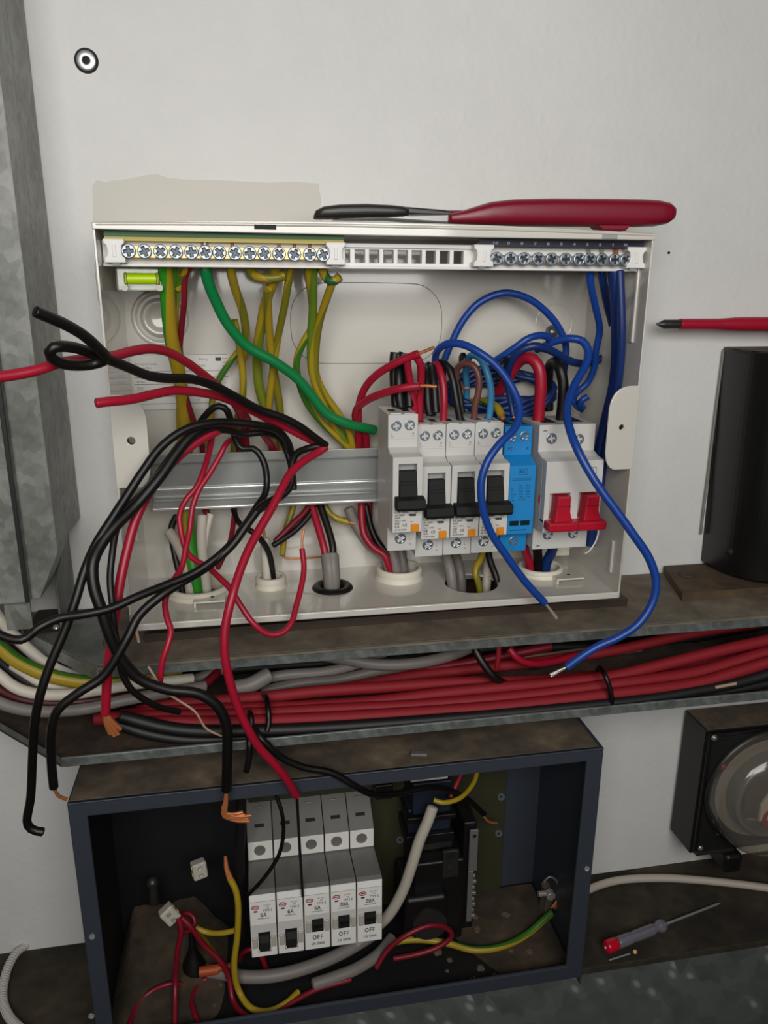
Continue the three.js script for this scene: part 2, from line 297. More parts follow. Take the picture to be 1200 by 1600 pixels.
// ---------------------------------------------------------------- white enclosure (inside 300 x 218 x 80)
{
  const t = thing('consumer_unit_enclosure', 'open white metal consumer unit enclosure fixed on the wall, crowded with wires', 'enclosure');
  mesh('back_panel', bx(1, 299.6, 1, 218, .3, 1.4, .2), M.box, t);
  mesh('side_panel', bx(0, 1.2, 0, 218.6, .3, 80, .3), M.box, t);
  mesh('side_panel', bx(299.4, 300.6, 0, 218.6, .3, 80, .3), M.box, t);
  mesh('top_panel', bx(0, 300.6, 217.4, 218.7, .3, 80, .3), M.box, t);
  { // front lip of the top, bowed up a little in the middle
    const s = new THREE.Shape(); s.moveTo(0, 215.7 * MM); s.quadraticCurveTo(.15, .2145, .3006, .2152); s.lineTo(.3006, .2186); s.quadraticCurveTo(.15, .2246, 0, .2190); s.closePath();
    mesh('top_lip', prismZ(s, 79, 81.2, .5), M.box, t);
    const c = new THREE.QuadraticBezierCurve3(V(2, 218.2, 81), V(150, 221.2, 81.2), V(299, 217.9, 81));
    mesh('lip_hem', clean(new THREE.TubeGeometry(c, 40, .9 * MM, 8)), M.box, t);
    mesh('lip_slot', bx(79, 90, 217, 219.3, 80.6, 82.1, .2), M.slot, t);
    mesh('lip_slot', bx(268.6, 277.6, 215.4, 217.6, 80.5, 81.6, .2), M.rcboGrey, t);
  }
  { // bottom with cable entries
    const s = shapeOf([[0, -1], [300.6, -1], [300.6, -80], [0, -80]]);
    for (const [x, z, r] of [[36, 31, 18.5], [81.7, 28, 9], [121, 38, 11.8], [167.5, 26, 14.6], [212.5, 45, 17.8], [265, 33, 14.6]]) { const h = new THREE.Path(); h.absarc(x * MM, -z * MM, r * MM, 0, Math.PI * 2, true); s.holes.push(h); }
    const g = extr(s, 1.3, .15, 1, 24); g.rotateX(-Math.PI / 2); mesh('bottom_panel', metric(g), M.box, t);
    mesh('bottom_lip', [bx(0, 300.6, -1.2, 3.2, 78.4, 80.4, .9)], M.box, t);
  }
  const tab = (flip) => { const s = new THREE.Shape(), f = (x) => (flip ? 300.6 - x : x) * MM; s.moveTo(f(0), .0836); s.lineTo(f(12), .0836); s.quadraticCurveTo(f(17.5), .0850, f(18.4), .0945); s.lineTo(f(18.4), .121); s.quadraticCurveTo(f(17), .1335, f(6), .1341); s.lineTo(f(0), .1341); s.closePath(); const h = new THREE.Path(); h.absarc(f(9.6), .1095, .0021, 0, 7, true); s.holes.push(h); return prismZ(s, 79.2, 80.6, .35); };
  mesh('fixing_tab', tab(false), M.box, t); mesh('fixing_tab', tab(true), M.box, t);
  for (const x of [9.6, 291]) mesh('tab_thread', lathe([[2.1, -4], [2.1, .2], [2.9, .3], [3, -4]], x, 109.5, 79.4, 'z', 20), M.darkSteel, t);
  const ring = (x, y, r, h, w) => lathe([[r - w, 0], [r - w * .6, h * .8], [r, h], [r + w * .6, h * .8], [r + w, 0]], x, y, 1.2, 'z', 48);
  mesh('knockout', [ring(21.5, 170.4, 15.4, 1.7, 2), lathe([[0, 1.2], [5, 1.4], [7, 2.4], [9, 3.6], [10.4, 3], [12, 0]], 21.5, 170.4, 1.2, 'z', 48)], M.box, t);
  mesh('knockout', [ring(277, 166.7, 12.8, .5, .9)], M.box, t);
  const ob = []; const X0 = 101, X1 = 199, Y0 = 142, Y1 = 191.5, R = 20;
  for (const [cx, cy, a0] of [[X1 - R, Y1 - R, 0], [X0 + R, Y1 - R, 90], [X0 + R, Y0 + R, 180], [X1 - R, Y0 + R, 270]]) for (let k = 0; k <= 6; k++) { const a = (a0 + k * 15) * Math.PI / 180; ob.push(V(cx + R * Math.cos(a), cy + R * Math.sin(a), 1.35)); }
  mesh('knockout_groove', tubeG(ob, .28, { closed: true, n: 120, sides: 6 }).g, std('#8b8781', .7), t);
  for (const [x, y0, y1, z] of [[299, 158, 206, 66], [299, 12, 34, 66], [299, 30, 36, 20]]) mesh('embossed_rib', bx(x - .9, x + .8, y0, y1, z, z + 3.4, .8), M.box, t);
  for (const [x, y0, y1, z] of [[1.6, 40, 58, 34]]) mesh('embossed_rib', bx(x - .8, x + 1, y0, y1, z, z + 6, .8), M.box, t);
  mesh('hinge_ear', prismX([[38, 176], [52, 176], [58, 182], [58, 200], [52, 204], [38, 204]], -4.5, .2, .8), M.box, t);
  for (const x of [277, 43]) { mesh('tie_anchor', [bx(x - 9, x + 10, 3.4, 4.6, 42, 56, .4), bx(x - 9, x - 7.5, 1, 4.4, 42, 56, .4)], M.box, t); mesh('tie_hole', bx(x + 1, x + 3, 4.2, 4.8, 48, 50, .2), M.slot, t); }
  const stripM = { e: std('#1f6a34', .45), y: std('#b2a23c', .45) };
  mesh('earth_label', [bx(4, 126, 213.2, 216.2, 72.4, 73.4, .1)], stripM.e, t);
  mesh('earth_label_edge', [bx(4, 126, 210.9, 213.2, 71.2, 72.2, .1)], stripM.y, t);
  const nav = canvasTex(1024, 64, (g, w, h) => { g.fillStyle = '#14182a'; g.fillRect(0, 0, w, h); g.fillStyle = '#aab0c4'; g.font = 'bold 34px sans-serif'; g.textAlign = 'center'; ['10', '9', '8', '7', '6', '5', '4', '3', '2', '1', 'N'].forEach((s, i) => g.fillText(s, 90 + i * 82, 46)); });
  mesh('neutral_label', bx(201, 298.5, 210.9, 215, 71.6, 72.6, .1), std('#14182a', .45), t);
  decal('neutral_numbers', nav, 201.5, 298, 211, 214.9, 72.66, t);
  const stick = canvasTex(1024, 640, (g, w, h) => {
    g.fillStyle = '#d9d6d2'; g.fillRect(0, 0, w, h); g.strokeStyle = '#5a5753'; g.fillStyle = '#5f5b58'; g.lineWidth = 5;
    for (const y of [6, 190, 262, 334, 406, 478, 560, 632]) { g.beginPath(); g.moveTo(10, y); g.lineTo(w - 10, y); g.stroke(); }
    g.font = '34px sans-serif'; g.fillText('Terminal Screw', 30, 120); g.fillText('Torque Nm', 30, 165);
    ['MCB', 'RCBO', 'RCD', 'SPD', 'Switch'].forEach((s, i) => { g.fillText(s, 36, 248 + i * 72); g.fillText('2.0', 430, 248 + i * 72); g.fillText('2.5', 650, 248 + i * 72); });
    g.fillText('Size', 420, 80); g.fillText('mm', 430, 150); g.fillText('Rating', 700, 70); g.fillText('Type', 700, 140); g.fillStyle = '#1d1c1b'; g.fillRect(880, 40, 60, 40); g.fillStyle = '#5f5b58'; for (const y of [50, 90, 130, 160]) g.fillRect(950, y, 60, 8); g.fillText('Nm', 430, 606);
  });
  decal('rating_sticker', stick, 2.5, 61.5, 113.6, 148.6, 1.55, t, { rough: .35 });
  settle(t);
}
for (const [x, z, r, h, m, l] of [[36, 31, 18.5, 7, M.grommet, 'large white plastic grommet around the white and green cables, enclosure floor left'], [81.7, 28, 9, 8.5, M.grommet, 'small white plastic grommet, second hole from left in the enclosure floor'], [167.5, 26, 14.6, 9, M.grommet, 'white plastic grommet around the flat grey cable below the lowest black switch'], [265, 33, 14.6, 6.5, M.grommet, 'white plastic grommet below the main switch with blue and red tails']])
  solo('cable_grommet', l, 'grommet', lathe([[r - 2.2, -3], [r - 2.2, h - 1], [r - 1.4, h], [r, h], [r + .9, h - 1], [r + .9, h * .55], [r + .3, h * .45], [r + 1.6, 1.4], [r + 1.6, 1.3], [r - .2, 1.3], [r - .2, -3]], x, 0, z), m);
solo('cable_grommet', 'black rubber grommet in the enclosure floor around a grey sheathed cable', 'grommet', lathe([[7.2, -2], [7.2, 1.5], [9, 3.6], [12, 3.2], [13.4, 1.5], [13.4, 1.3], [11.4, 1.3], [11.4, -2]], 121, 0, 38), M.black);
{
  const t = thing('back_screw', 'round head screw through the knockout behind the blue wires', 'screw'), p = at(864, 519, 4);
  mesh('head', lathe([[0, 5.2], [2.4, 4.6], [4, 3], [4.6, .6], [4.6, 0]], p.x * 1000, p.y * 1000, 1.6, 'z'), M.screw, t);
  settle(t);
}
// ---------------------------------------------------------------- rail, terminal bars
{ // top-hat rail
  const t = thing('din_rail', 'horizontal zinc plated rail across the enclosure carrying the breakers', 'rail');
  const y0 = 54.4, f = (l) => l.map(([z, y]) => [z, y + y0]);
  const o = f([[25, 35.4], [25, 30.8], [24, 29.8], [19.5, 29.8], [18.5, 28.8], [18.5, 7], [19.5, 6], [24, 6], [25, 5], [25, 0]]);
  const inner = f([[23.9, 0], [23.9, 4.6], [19, 4.9], [17.4, 6.4], [17.4, 29.4], [19, 30.9], [23.9, 31.2], [23.9, 35.4]]);
  mesh('rail_profile', prismX([...o, ...inner], 11, 296, .25), M.rail, t);
  for (const [y, z, r] of [[1, 24.3, 1.3], [12.4, 18.8, 1.3], [35.2, 24.4, .6]]) mesh('rolled_edge', cyl(153.5, y0 + y, z, r, 285, 'x'), M.railEdge, t);
  mesh('standoff', [bx(30, 36, 66, 78, 1.4, 17.5, .4), bx(284, 290, 66, 78, 1.4, 17.5, .4)], M.rail, t);
  settle(t);
}
function screwHead(r, d = 1.3, spin = .3) {            // pan head with a cross recess, facing +z, on the origin
  const s = new THREE.Shape(); s.absarc(0, 0, r * MM, 0, Math.PI * 2);
  const a = r * .62, b = r * .16, h = new THREE.Path(), c = [[a, b], [b, b], [b, a], [-b, a], [-b, b], [-a, b], [-a, -b], [-b, -b], [-b, -a], [b, -a], [b, -b], [a, -b]].reverse();
  const w = c.map(([x, y]) => [(x * Math.cos(spin) - y * Math.sin(spin)) * MM, (x * Math.sin(spin) + y * Math.cos(spin)) * MM]);
  w.forEach(([x, y], i) => i ? h.lineTo(x, y) : h.moveTo(x, y)); h.closePath(); s.holes.push(h);
  const g = extr(s, d, r * .13, 2, 14);
  const tint = (q, k) => { q = clean(q); q.setAttribute('color', new THREE.Float32BufferAttribute(new Float32Array(q.attributes.position.count * 3).fill(k), 3)); return q; };
  return mergeGeometries([tint(g, 1), tint(cyl(0, 0, d * .2, r * .9, d * .3, 'z'), .18)]);
}
const HEADS = [.15, .5, .9, 1.25].map((a) => screwHead(3.1, 1.6, a)), HEADS2 = [.2, .6, 1].map((a) => screwHead(3.5, 1.8, a)), HEADS3 = [.1, .4, .7, 1.1].map((a) => screwHead(3.6, 2.2, a));
const placed = (g, x, y, z) => { const q = g.clone(); q.translate(x * MM, y * MM, z * MM); return q; };
{
  const t = thing('terminal_carrier', 'white plastic carrier strip across the enclosure top with a row of open slots', 'terminal carrier');
  const s = shapeOf([[1.6, 199.6], [299, 199.6], [299, 211.6], [1.6, 211.6]]);
  for (let k = -1; k < 8; k++) { const x = k < 0 ? 127.6 : 132.8 + k * 7.95, w = k < 0 ? 2.6 : 5.6, h = new THREE.Path(); [[x, 201.8], [x + w, 201.8], [x + w, 208.6], [x, 208.6]].reverse().forEach(([a, b], i) => i ? h.lineTo(a * MM, b * MM) : h.moveTo(a * MM, b * MM)); h.closePath(); s.holes.push(h); }
  mesh('strip', prismZ(s, 61, 66, .3), M.carrier, t);
  mesh('edge_rib', [bx(1.6, 299, 198.6, 200.2, 61, 68.4), bx(126, 205, 209.6, 211.8, 61, 68)], M.carrier, t);
  const I = [[-5.4, 200.2], [5.4, 200.2], [5.4, 202.4], [4, 203.6], [3.6, 206], [4, 208.6], [5.4, 209.8], [5.4, 211.8], [-5.4, 211.8], [-5.4, 209.8], [-4, 208.6], [-3.6, 206], [-4, 203.6], [-5.4, 202.4]];
  for (const x of [8.6, 121.4, 203.4, 294]) {
    const c = mesh('end_clip', [prismZ(I.map(([a, b]) => [a * (x > 200 ? 1.05 : .95) + x, b]), 66, 74.4, .5), bx(x - 2, x + 2, 211, 213, 66, 71), bx(x - 2, x + 2, 199.2, 201, 66, 71)], M.carrier, t);
    mesh('clip_rib', bx(x - .9, x + .9, 203, 209, 74, 75, .3), M.carrier, c);
  }
  settle(t);
}
{
  const t = thing('earth_terminal_bar', 'brass earth terminal bar with a row of fourteen screws, upper left of enclosure', 'terminal bar');
  mesh('bar', bx(13.5, 118.6, 202.6, 208.8, 66, 73, .5), M.brass, t);
  [201, 226, 251, 275, 299, 321, 343, 367, 390, 413, 436, 460, 484, 505].forEach((px, i) => { const p = at(px, 392.5 + i * .42, 73.6); mesh('terminal_screw', placed(HEADS3[i % 4], p.x * 1000, p.y * 1000, 72.6), M.screwHead, t); });
  settle(t);
}
{
  const t = thing('neutral_terminal_bar', 'silver neutral terminal bar with eleven screws, upper right of enclosure', 'terminal bar');
  mesh('bar', bx(209, 290.6, 202, 206.6, 66, 71, 1.5), M.tin, t);
  [777, 799, 820, 842, 863, 885, 906, 923, 942, 962, 979].forEach((px, i) => { const p = at(px, 404 + i * .22, 73); mesh('terminal_screw', placed(HEADS3[(i * 3 + 1) % 4], p.x * 1000, p.y * 1000, 70.8), M.screwHead, t); });
  settle(t);
}
{
  const t = thing('spirit_level', 'clear spirit level with yellow green vial clipped under the earth bar', 'spirit level');
  mesh('block', bx(5.4, 30, 186.6, 198.4, 50, 55, .8), M.clear, t);
  mesh('backing', bx(5.4, 30, 186.4, 198.6, 48, 49.6, .5), M.carrier, t);
  mesh('vial', [cyl(19, 192.8, 54.2, 3, 18, 'x')], M.vial, t);
  mesh('vial_fluid', [bx(9.6, 11.6, 189.6, 196, 51, 57.4, 1), bx(26, 28, 189.6, 196, 51, 57.4, 1)], std('#7d9018', .3), t);
  mesh('end_cap', [cyl(10, 188, 57.6, 1.7, 1.6, 'z'), cyl(28, 188, 57.6, 1.7, 1.6, 'z')], M.clearBlock, t);
  settle(t);
}
// ---------------------------------------------------------------- breakers
function printTex(w, h, bg, draw) { return canvasTex(w, h, (g) => { g.fillStyle = bg; g.fillRect(0, 0, w, h); draw(g); }); }
const rcboPrint = printTex(256, 210, '#cfccc6', (g) => {
  g.fillStyle = '#1d1b19'; g.fillRect(14, 4, 140, 12);
  g.font = 'bold 29px sans-serif'; g.fillText('C20', 14, 46); g.font = 'bold 23px sans-serif'; g.fillText('30mA', 74, 44); g.fillText('Un 240V', 14, 72); g.fillText('6000', 14, 98);
  g.font = 'bold 17px sans-serif'; g.fillText('Type A  50Hz', 14, 120); g.fillStyle = '#3c3a37'; g.fillRect(140, 54, 66, 14); g.fillRect(150, 68, 56, 8); g.fillStyle = '#34322f';
  g.lineWidth = 4; g.strokeStyle = '#45423e'; g.beginPath(); g.arc(208, 28, 14, 0, 7); g.stroke(); g.fillRect(202, 22, 12, 12);
  g.fillStyle = '#1d1b19'; g.font = 'bold 33px sans-serif'; g.fillText('UK', 14, 152); g.fillText('CA', 14, 180); g.font = 'bold 34px sans-serif'; g.fillText('CE', 86, 168);
  g.font = 'bold 18px sans-serif'; g.fillText('BS EN 61009', 16, 204); g.font = 'bold 15px sans-serif'; g.fillText('TEST', 152, 134);
});
const rcboTop = printTex(256, 130, '#cbc9c4', (g) => { g.fillStyle = '#6b6863'; g.font = 'bold 24px sans-serif'; g.fillText('L', 18, 26); g.fillText('N', 212, 22); g.font = '19px sans-serif'; g.fillText('out', 14, 48); g.fillText('out', 202, 44); g.fillStyle = '#b3b0aa'; g.fillRect(10, 62, 236, 3); });
const rcboBot = printTex(96, 128, '#cbc9c4', (g) => { g.fillStyle = '#6b6863'; g.font = '40px sans-serif'; g.fillText('L', 24, 46); g.font = '26px sans-serif'; g.fillText('IN', 24, 96); });
function makeRcbo() {
  const t = thing('residual_current_breaker', '', 'circuit breaker');
  mesh('body', [prismX([[26, 0], [60, 0], [60, 14.6], [69, 16], [69, 60], [60, 63.7], [60, 83], [26, 83]], 0, 17.8, .5), bx(3, 14.8, 10, 74, 24, 27)], M.rcbo, t);
  mesh('front_frame', [bx(0.1, 3.7, 31, 57.5, 68.6, 75, .5), bx(14.2, 17.7, 31, 57.5, 68.6, 75, .5), prismX([[68, 57], [75, 57], [75, 60.9], [68, 61.9]], .1, 17.7), bx(.1, 17.7, 16, 31.5, 68.6, 75, .5)], M.rcbo, t);
  mesh('window', bx(3.7, 14.2, 31, 57.2, 68.8, 69.4, .1), M.rcboGrey, t);
  const k = mesh('toggle', [prismX([[69, 32], [79, 32], [76.5, 44], [74, 52.4], [69, 52.4]], 4.1, 14.3, .5), prismX([[73, 31], [83, 31.2], [84, 33], [83, 37.4], [78, 38.4], [73, 38]], 1.2, 18, .6)], M.blackP, t);
  mesh('toggle_ridge', [bx(4.4, 14, 46.6, 47.1, 75.3, 76.2, .2), bx(4.4, 14, 44.8, 45.3, 75.7, 76.6, .2)], M.slot, k);
  mesh('test_button', bx(11, 15.6, 16.4, 21.2, 74, 76.2, .5), M.orange, t);
  decal('front_print', rcboPrint, .5, 17.3, 17, 30.9, 75.04, t);
  decal('top_print', rcboTop, .6, 17.2, 64.4, 72.6, 60.05, t);
  decal('bottom_print', rcboBot, 12, 17, 1.2, 9, 60.05, t);
  mesh('terminal_screw', [placed(HEADS[0], 4.8, 76.4, 58.9)], M.screwHead, t); mesh('terminal_screw', [placed(HEADS[2], 12.8, 76.6, 58.9)], M.screwHead, t); mesh('terminal_screw', [placed(HEADS2[1], 8, 7.6, 58.7)], M.screwHead, t);
  mesh('terminal_opening', [bx(2.6, 6.8, 82.6, 83.15, 40, 49, .1), bx(11, 15.2, 82.6, 83.15, 40, 49, .1)], M.slot, t);
  mesh('vent_line', [bx(1.6, 8, 82.8, 83.3, 57.4, 58.2, .1), bx(10, 16.4, 82.8, 83.3, 57.4, 58.2, .1)], M.carrier, t);
  return t;
}
const rcbo = makeRcbo();
rcbo.position.set(151.2 * MM, 35.6 * MM, 9.5 * MM); rcbo.userData.label = 'white breaker pulled forward and higher than the rest, leftmost of the black toggle breakers';
rcbo.userData.group = 'white breakers with black toggles';
copyOf(rcbo, 170.6, 27.4, 0, 'second white breaker with black toggle, right beside the raised one');
copyOf(rcbo, 188.7, 27.6, 0, 'third white breaker with black toggle, just left of the blue wire crossing its neighbour');
copyOf(rcbo, 206.8, 27.8, 0, 'white breaker with black toggle crossed by a blue wire, beside the bright blue module');
const spdPrint = printTex(256, 640, '#1484c8', (g) => {
  g.fillStyle = '#0b3a66'; g.strokeStyle = '#0b3a66'; g.lineWidth = 4; g.font = 'bold 40px sans-serif'; g.fillText('BG', 100, 66); g.strokeRect(92, 28, 84, 52); g.fillRect(20, 112, 214, 3); g.font = 'bold 17px sans-serif'; g.fillText('Surge Protection Device', 22, 136);
  g.font = 'bold 21px sans-serif'; const a = ['', 'Uc', 'In', 'Imax', 'Up', 'Type'], b = ['L-N', '275V', '20kA', '40kA', '1.5kV', 'T2  50Hz'], c = ['N-PE', '255V', '20kA', '40kA', '1.5kV', ''];
  for (let i = 0; i < 6; i++) { g.fillText(a[i], 22, 190 + i * 27); g.fillText(b[i], 96, 190 + i * 27); g.fillText(c[i], 172, 190 + i * 27); }
  g.strokeRect(26, 374, 30, 30); g.fillRect(16, 524, 220, 4); g.fillRect(20, 608, 180, 8);
});
{
  const t = thing('surge_protector', 'bright blue surge protector module between white breakers and red main switch', 'surge protector');
  mesh('body', prismX([[26, 0], [60, 0], [60, 13], [70, 14.6], [70, 58], [60, 62.6], [60, 80.4], [26, 80.4]], 0, 17.6, .5), M.spd, t);
  decal('front_print', spdPrint, .8, 16.8, 15.2, 57.6, 70.05, t);
  mesh('status_window', bx(2.2, 8, 20, 23.2, 69.8, 70.3, .2), std('#0f2a26', .25), t); mesh('status_window', bx(9.2, 15.2, 20, 23.2, 69.8, 70.3, .2), std('#0f2a26', .25), t);
  decal('top_print', printTex(256, 96, '#1484c8', (g) => { g.fillStyle = '#0b3a66'; g.font = 'bold 40px sans-serif'; g.fillText('PE', 26, 60); g.fillText('N', 206, 60); }), .6, 17, 63.2, 69.4, 60.05, t);
  for (const [x, y] of [[4.6, 73.8], [12.6, 74.2], [9, 6.6]]) mesh('terminal_screw', placed(HEADS[y > 70 ? 1 : 3], x, y, 58.9), M.screwHead, t);
  mesh('terminal_opening', [bx(2, 7.4, 80, 80.6, 36, 52, .1), bx(10.4, 15.8, 80, 80.6, 36, 52, .1)], M.slot, t);
  t.position.set(225.6 * MM, 27.8 * MM, 0);
}
{
  const t = thing('main_switch', 'wide white double pole main switch with two joined red toggles', 'main switch');
  mesh('body', [prismX([[26, 0], [60, 0], [60, 14.6], [69, 15.7], [69, 61], [60, 64], [60, 80.6], [26, 80.6]], 0, 37, .5)], M.rcbo, t);
  mesh('front_cover', [prismX([[68, 41], [75, 41], [75, 60.8], [68, 61.8]], .1, 36.9, .4), bx(.1, 3.4, 22, 41.4, 68.6, 75, .4), bx(16.6, 22.2, 22, 41.4, 68.6, 75, .4), bx(34.6, 36.9, 22, 41.4, 68.6, 75, .4), bx(.1, 36.9, 15.8, 24, 68.6, 75, .5)], M.rcbo, t);
  const stem = (x) => prismZ([[x - .6, 20], [x - .2, 26], [x + .4, 30], [x + .8, 39.6], [x + 9.2, 39.6], [x + 9.4, 30], [x + 10.4, 26], [x + 12, 24], [x + 12, 20]], 70, 80, .8);
  const k = mesh('toggle', [stem(6), stem(24.6), bx(.4, 38, 18.6, 24.4, 74, 84, 1.3)], M.redP, t);
  mesh('toggle_ridge', [bx(7, 15, 33.4, 34, 79.4, 80.5, .2), bx(25.6, 33.6, 33.4, 34, 79.4, 80.5, .2), bx(19, 19.6, 19, 24, 83.4, 84.3, .2)], std('#70081a', .5), k);
  decal('logo_print', printTex(160, 110, '#cbc9c5', (g) => { g.fillStyle = '#4a4845'; g.strokeStyle = '#4a4845'; g.lineWidth = 6; g.font = 'bold 60px sans-serif'; g.fillText('BG', 28, 76); g.strokeRect(14, 18, 130, 74); }), 25, 33, 51, 57.4, 75.05, t);
  decal('front_print', printTex(512, 100, '#cdcbc6', (g) => { g.fillStyle = '#4a4845'; g.fillRect(60, 10, 60, 18); g.fillRect(330, 6, 60, 14); g.font = 'bold 24px sans-serif'; g.fillText('Switch-disconnector', 262, 50); g.font = 'bold 28px sans-serif'; g.fillText('CUSW100', 300, 84); g.fillRect(250, 24, 4, 34); }), .6, 36.4, 16.2, 22.6, 75.06, t);
  const mark = printTex(128, 64, '#cbc9c5', (g) => { g.fillStyle = '#5a5753'; g.beginPath(); g.moveTo(10, 34); g.lineTo(70, 16); g.lineTo(116, 34); g.lineTo(60, 40); g.fill(); });
  decal('terminal_mark', mark, 1.5, 6, 75.6, 78, 60.05, t); decal('terminal_mark', mark, 1.5, 6, 1, 3.4, 60.05, t);
  for (const [x, y] of [[8.2, 72], [26.2, 71], [10, 9.6], [27, 9.6]]) mesh('terminal_screw', placed(HEADS2[y > 70 ? 0 : 2], x, y, 58.7), M.screwHead, t);
  mesh('terminal_opening', [bx(5, 14, 80.2, 80.8, 34, 52, .1), bx(23, 32, 80.2, 80.8, 34, 52, .1)], M.slot, t);
  mesh('hang_loop', tubeG([V(36.5, 22, 70), V(38.6, 16, 72), V(37.6, 8, 72), V(33.4, 1, 72), V(32, -1, 70)], .5).g, M.carrier, t);
  mesh('side_mark', bx(-.25, .3, 33, 38, 66, 68, .1), M.redP, t);
  t.position.set(247.6 * MM, 27.9 * MM, 0);
}
// ---------------------------------------------------------------- tools on and beside the enclosure
const outline = (l, z) => l.map(([x, y]) => { const p = at(x, y, z); return [p.x * 1000, p.y * 1000]; });
const smooth = (l, n = 60) => { const c = new THREE.CatmullRomCurve3(l.map(([x, y]) => new THREE.Vector3(x, y, 0)), true, 'centripetal'); return c.getPoints(n).slice(0, -1).map((p) => [p.x, p.y]); };
{
  const t = thing('pliers', 'pliers with dark jaws and dark red grips lying on top of the enclosure', 'pliers');
  const S = (l, z) => l.map(([x, u, v, k]) => { const A = at(x, u, z), B = at(x, v, z); return [A.x * 1000, A.y * 1000, B.y * 1000, k ?? 1]; });
  mesh('jaw', loftX(S([[490, 337, 342, .3], [493, 329, 343, .7], [505, 323, 343, .9], [530, 320, 343], [570, 319, 342], [610, 321, 341], [628, 323, 340], [636, 326, 338, .8], [637, 330, 336, .5]], 66), 66, 15, 3), M.plierBlack, t);
  mesh('lower_jaw', prismZ(outline([[520, 344], [560, 339], [600, 335], [640, 336], [706, 334], [712, 351], [660, 349], [600, 345]], 64), 60, 70, 1.2), M.steel, t);
  mesh('neck', prismZ(outline([[628, 325], [690, 330], [706, 334], [700, 340], [630, 337]], 62), 60, 70, 1), M.plierBlack, t);
  const g1 = mesh('grip', loftX(S([[699, 336, 348, .5], [703, 334, 350, .7], [720, 330, 351, .8], [742, 323, 352, .9], [765, 316, 353], [800, 312, 353.5], [860, 310.5, 354], [940, 311, 355], [1000, 312, 355], [1025, 313.5, 354], [1040, 317, 351], [1048, 323, 345, .8], [1051, 329, 338, .5], [1052, 333, 335, .2]], 68), 68, 17, 3), M.plierRed, t);
  mesh('grip_guard', prismZ(outline([[928, 352], [982, 352], [974, 361], [938, 361]], 70), 62, 74, 1), M.plierRed, g1);
  mesh('grip', loftX(S([[682, 332, 338, .5], [688, 329, 342, .8], [720, 329, 346], [800, 329, 348], [940, 330, 350], [1010, 331, 349], [1030, 334, 346, .6]], 50), 50, 14, 3), M.plierRed, t);
  settle(t);
}
{
  const t = thing('screwdriver', 'red insulated cross head screwdriver resting above the black box at right', 'screwdriver');
  const ax = (l, m, n) => { const g = lathe(l, 0, 0, 0, 'y', 24); g.rotateZ(-Math.PI / 2); g.translate(0, 166.7 * MM, 20 * MM); return mesh(n, g, m, t); };
  ax([[0, 340.6], [.5, 340.8], [1.6, 343.5], [3, 346], [3, 357.6]].map(([r, h]) => [r, h]), M.darkSteel, 'tip');
  for (let k = 0; k < 4; k++) { const g = prismZ([[341, .3], [347.5, 2.6], [347.5, -2.6], [341, -.3]], -.35, .35, .1); g.rotateX(k * Math.PI / 4); g.translate(0, 166.7 * MM, 20 * MM); mesh('tip_flute', g, M.zinc, t); }
  ax([[0, 357.4], [3.4, 357.4], [3.6, 358], [3.6, 386], [3.8, 390], [4.4, 398], [4.7, 408], [4.7, 430], [5, 436], [0, 436]], M.red, 'sleeve');
  ax([[0, 434], [6, 435], [9, 440], [13, 448], [14.6, 460], [13.4, 480], [14.4, 520], [13, 540], [8, 546], [0, 547]], M.red, 'handle');
  settle(t);
}
{ // black box on the plinth
  const t = thing('black_case', 'tall black metal box with rounded corners standing on the shelf at right', 'case');
  const s = new THREE.Shape(), a = 404, b = 560, r = 26; s.moveTo(a * MM, -.001); s.lineTo(a * MM, -8 * MM); s.bezierCurveTo(a * MM, -34 * MM, 412 * MM, -52 * MM, 440 * MM, -54 * MM); s.lineTo(b * MM, -54 * MM); s.lineTo(b * MM, -.001); s.closePath();
  const g = extr(s, 162, 2.5, 3, 20); g.rotateX(-Math.PI / 2); g.translate(0, -12 * MM, 0);
  const p = g.attributes.position; for (let i = 0; i < p.count; i++) { const y = p.getY(i) * 1000, k = Math.max(0, (4 - y) / 16); if (p.getX(i) < .45) p.setX(i, p.getX(i) + k * k * 6 * MM); } g.computeVertexNormals();
  mesh('case_body', metric(g), M.blackBox, t);
  mesh('dusty_top', prismY([[405, 1.4], [405, 8], [414, 40], [440, 52], [558, 52], [558, 1.4]], 149.4, 150.4, .2), M.dirt, t);
  mesh('rivet', [lathe([[0, 2], [2.2, 1.4], [2.8, 0]], 0, 0, 0, 'z', 16)].map((q) => { const c = at(1140, 862, 44); q.rotateY(-.9); q.translate(c.x, c.y, c.z); return q; }), M.blackP, t);
  mesh('edge_bead', tubeG([V(404, 148, 2.5), V(404, 120, 2.2), V(403.8, 90, 2.6), V(404.2, 60, 2.2), V(404, 30, 2.6), V(404.4, 12, 2.4)], .9).g, M.greyW, t);
  settle(t);
}
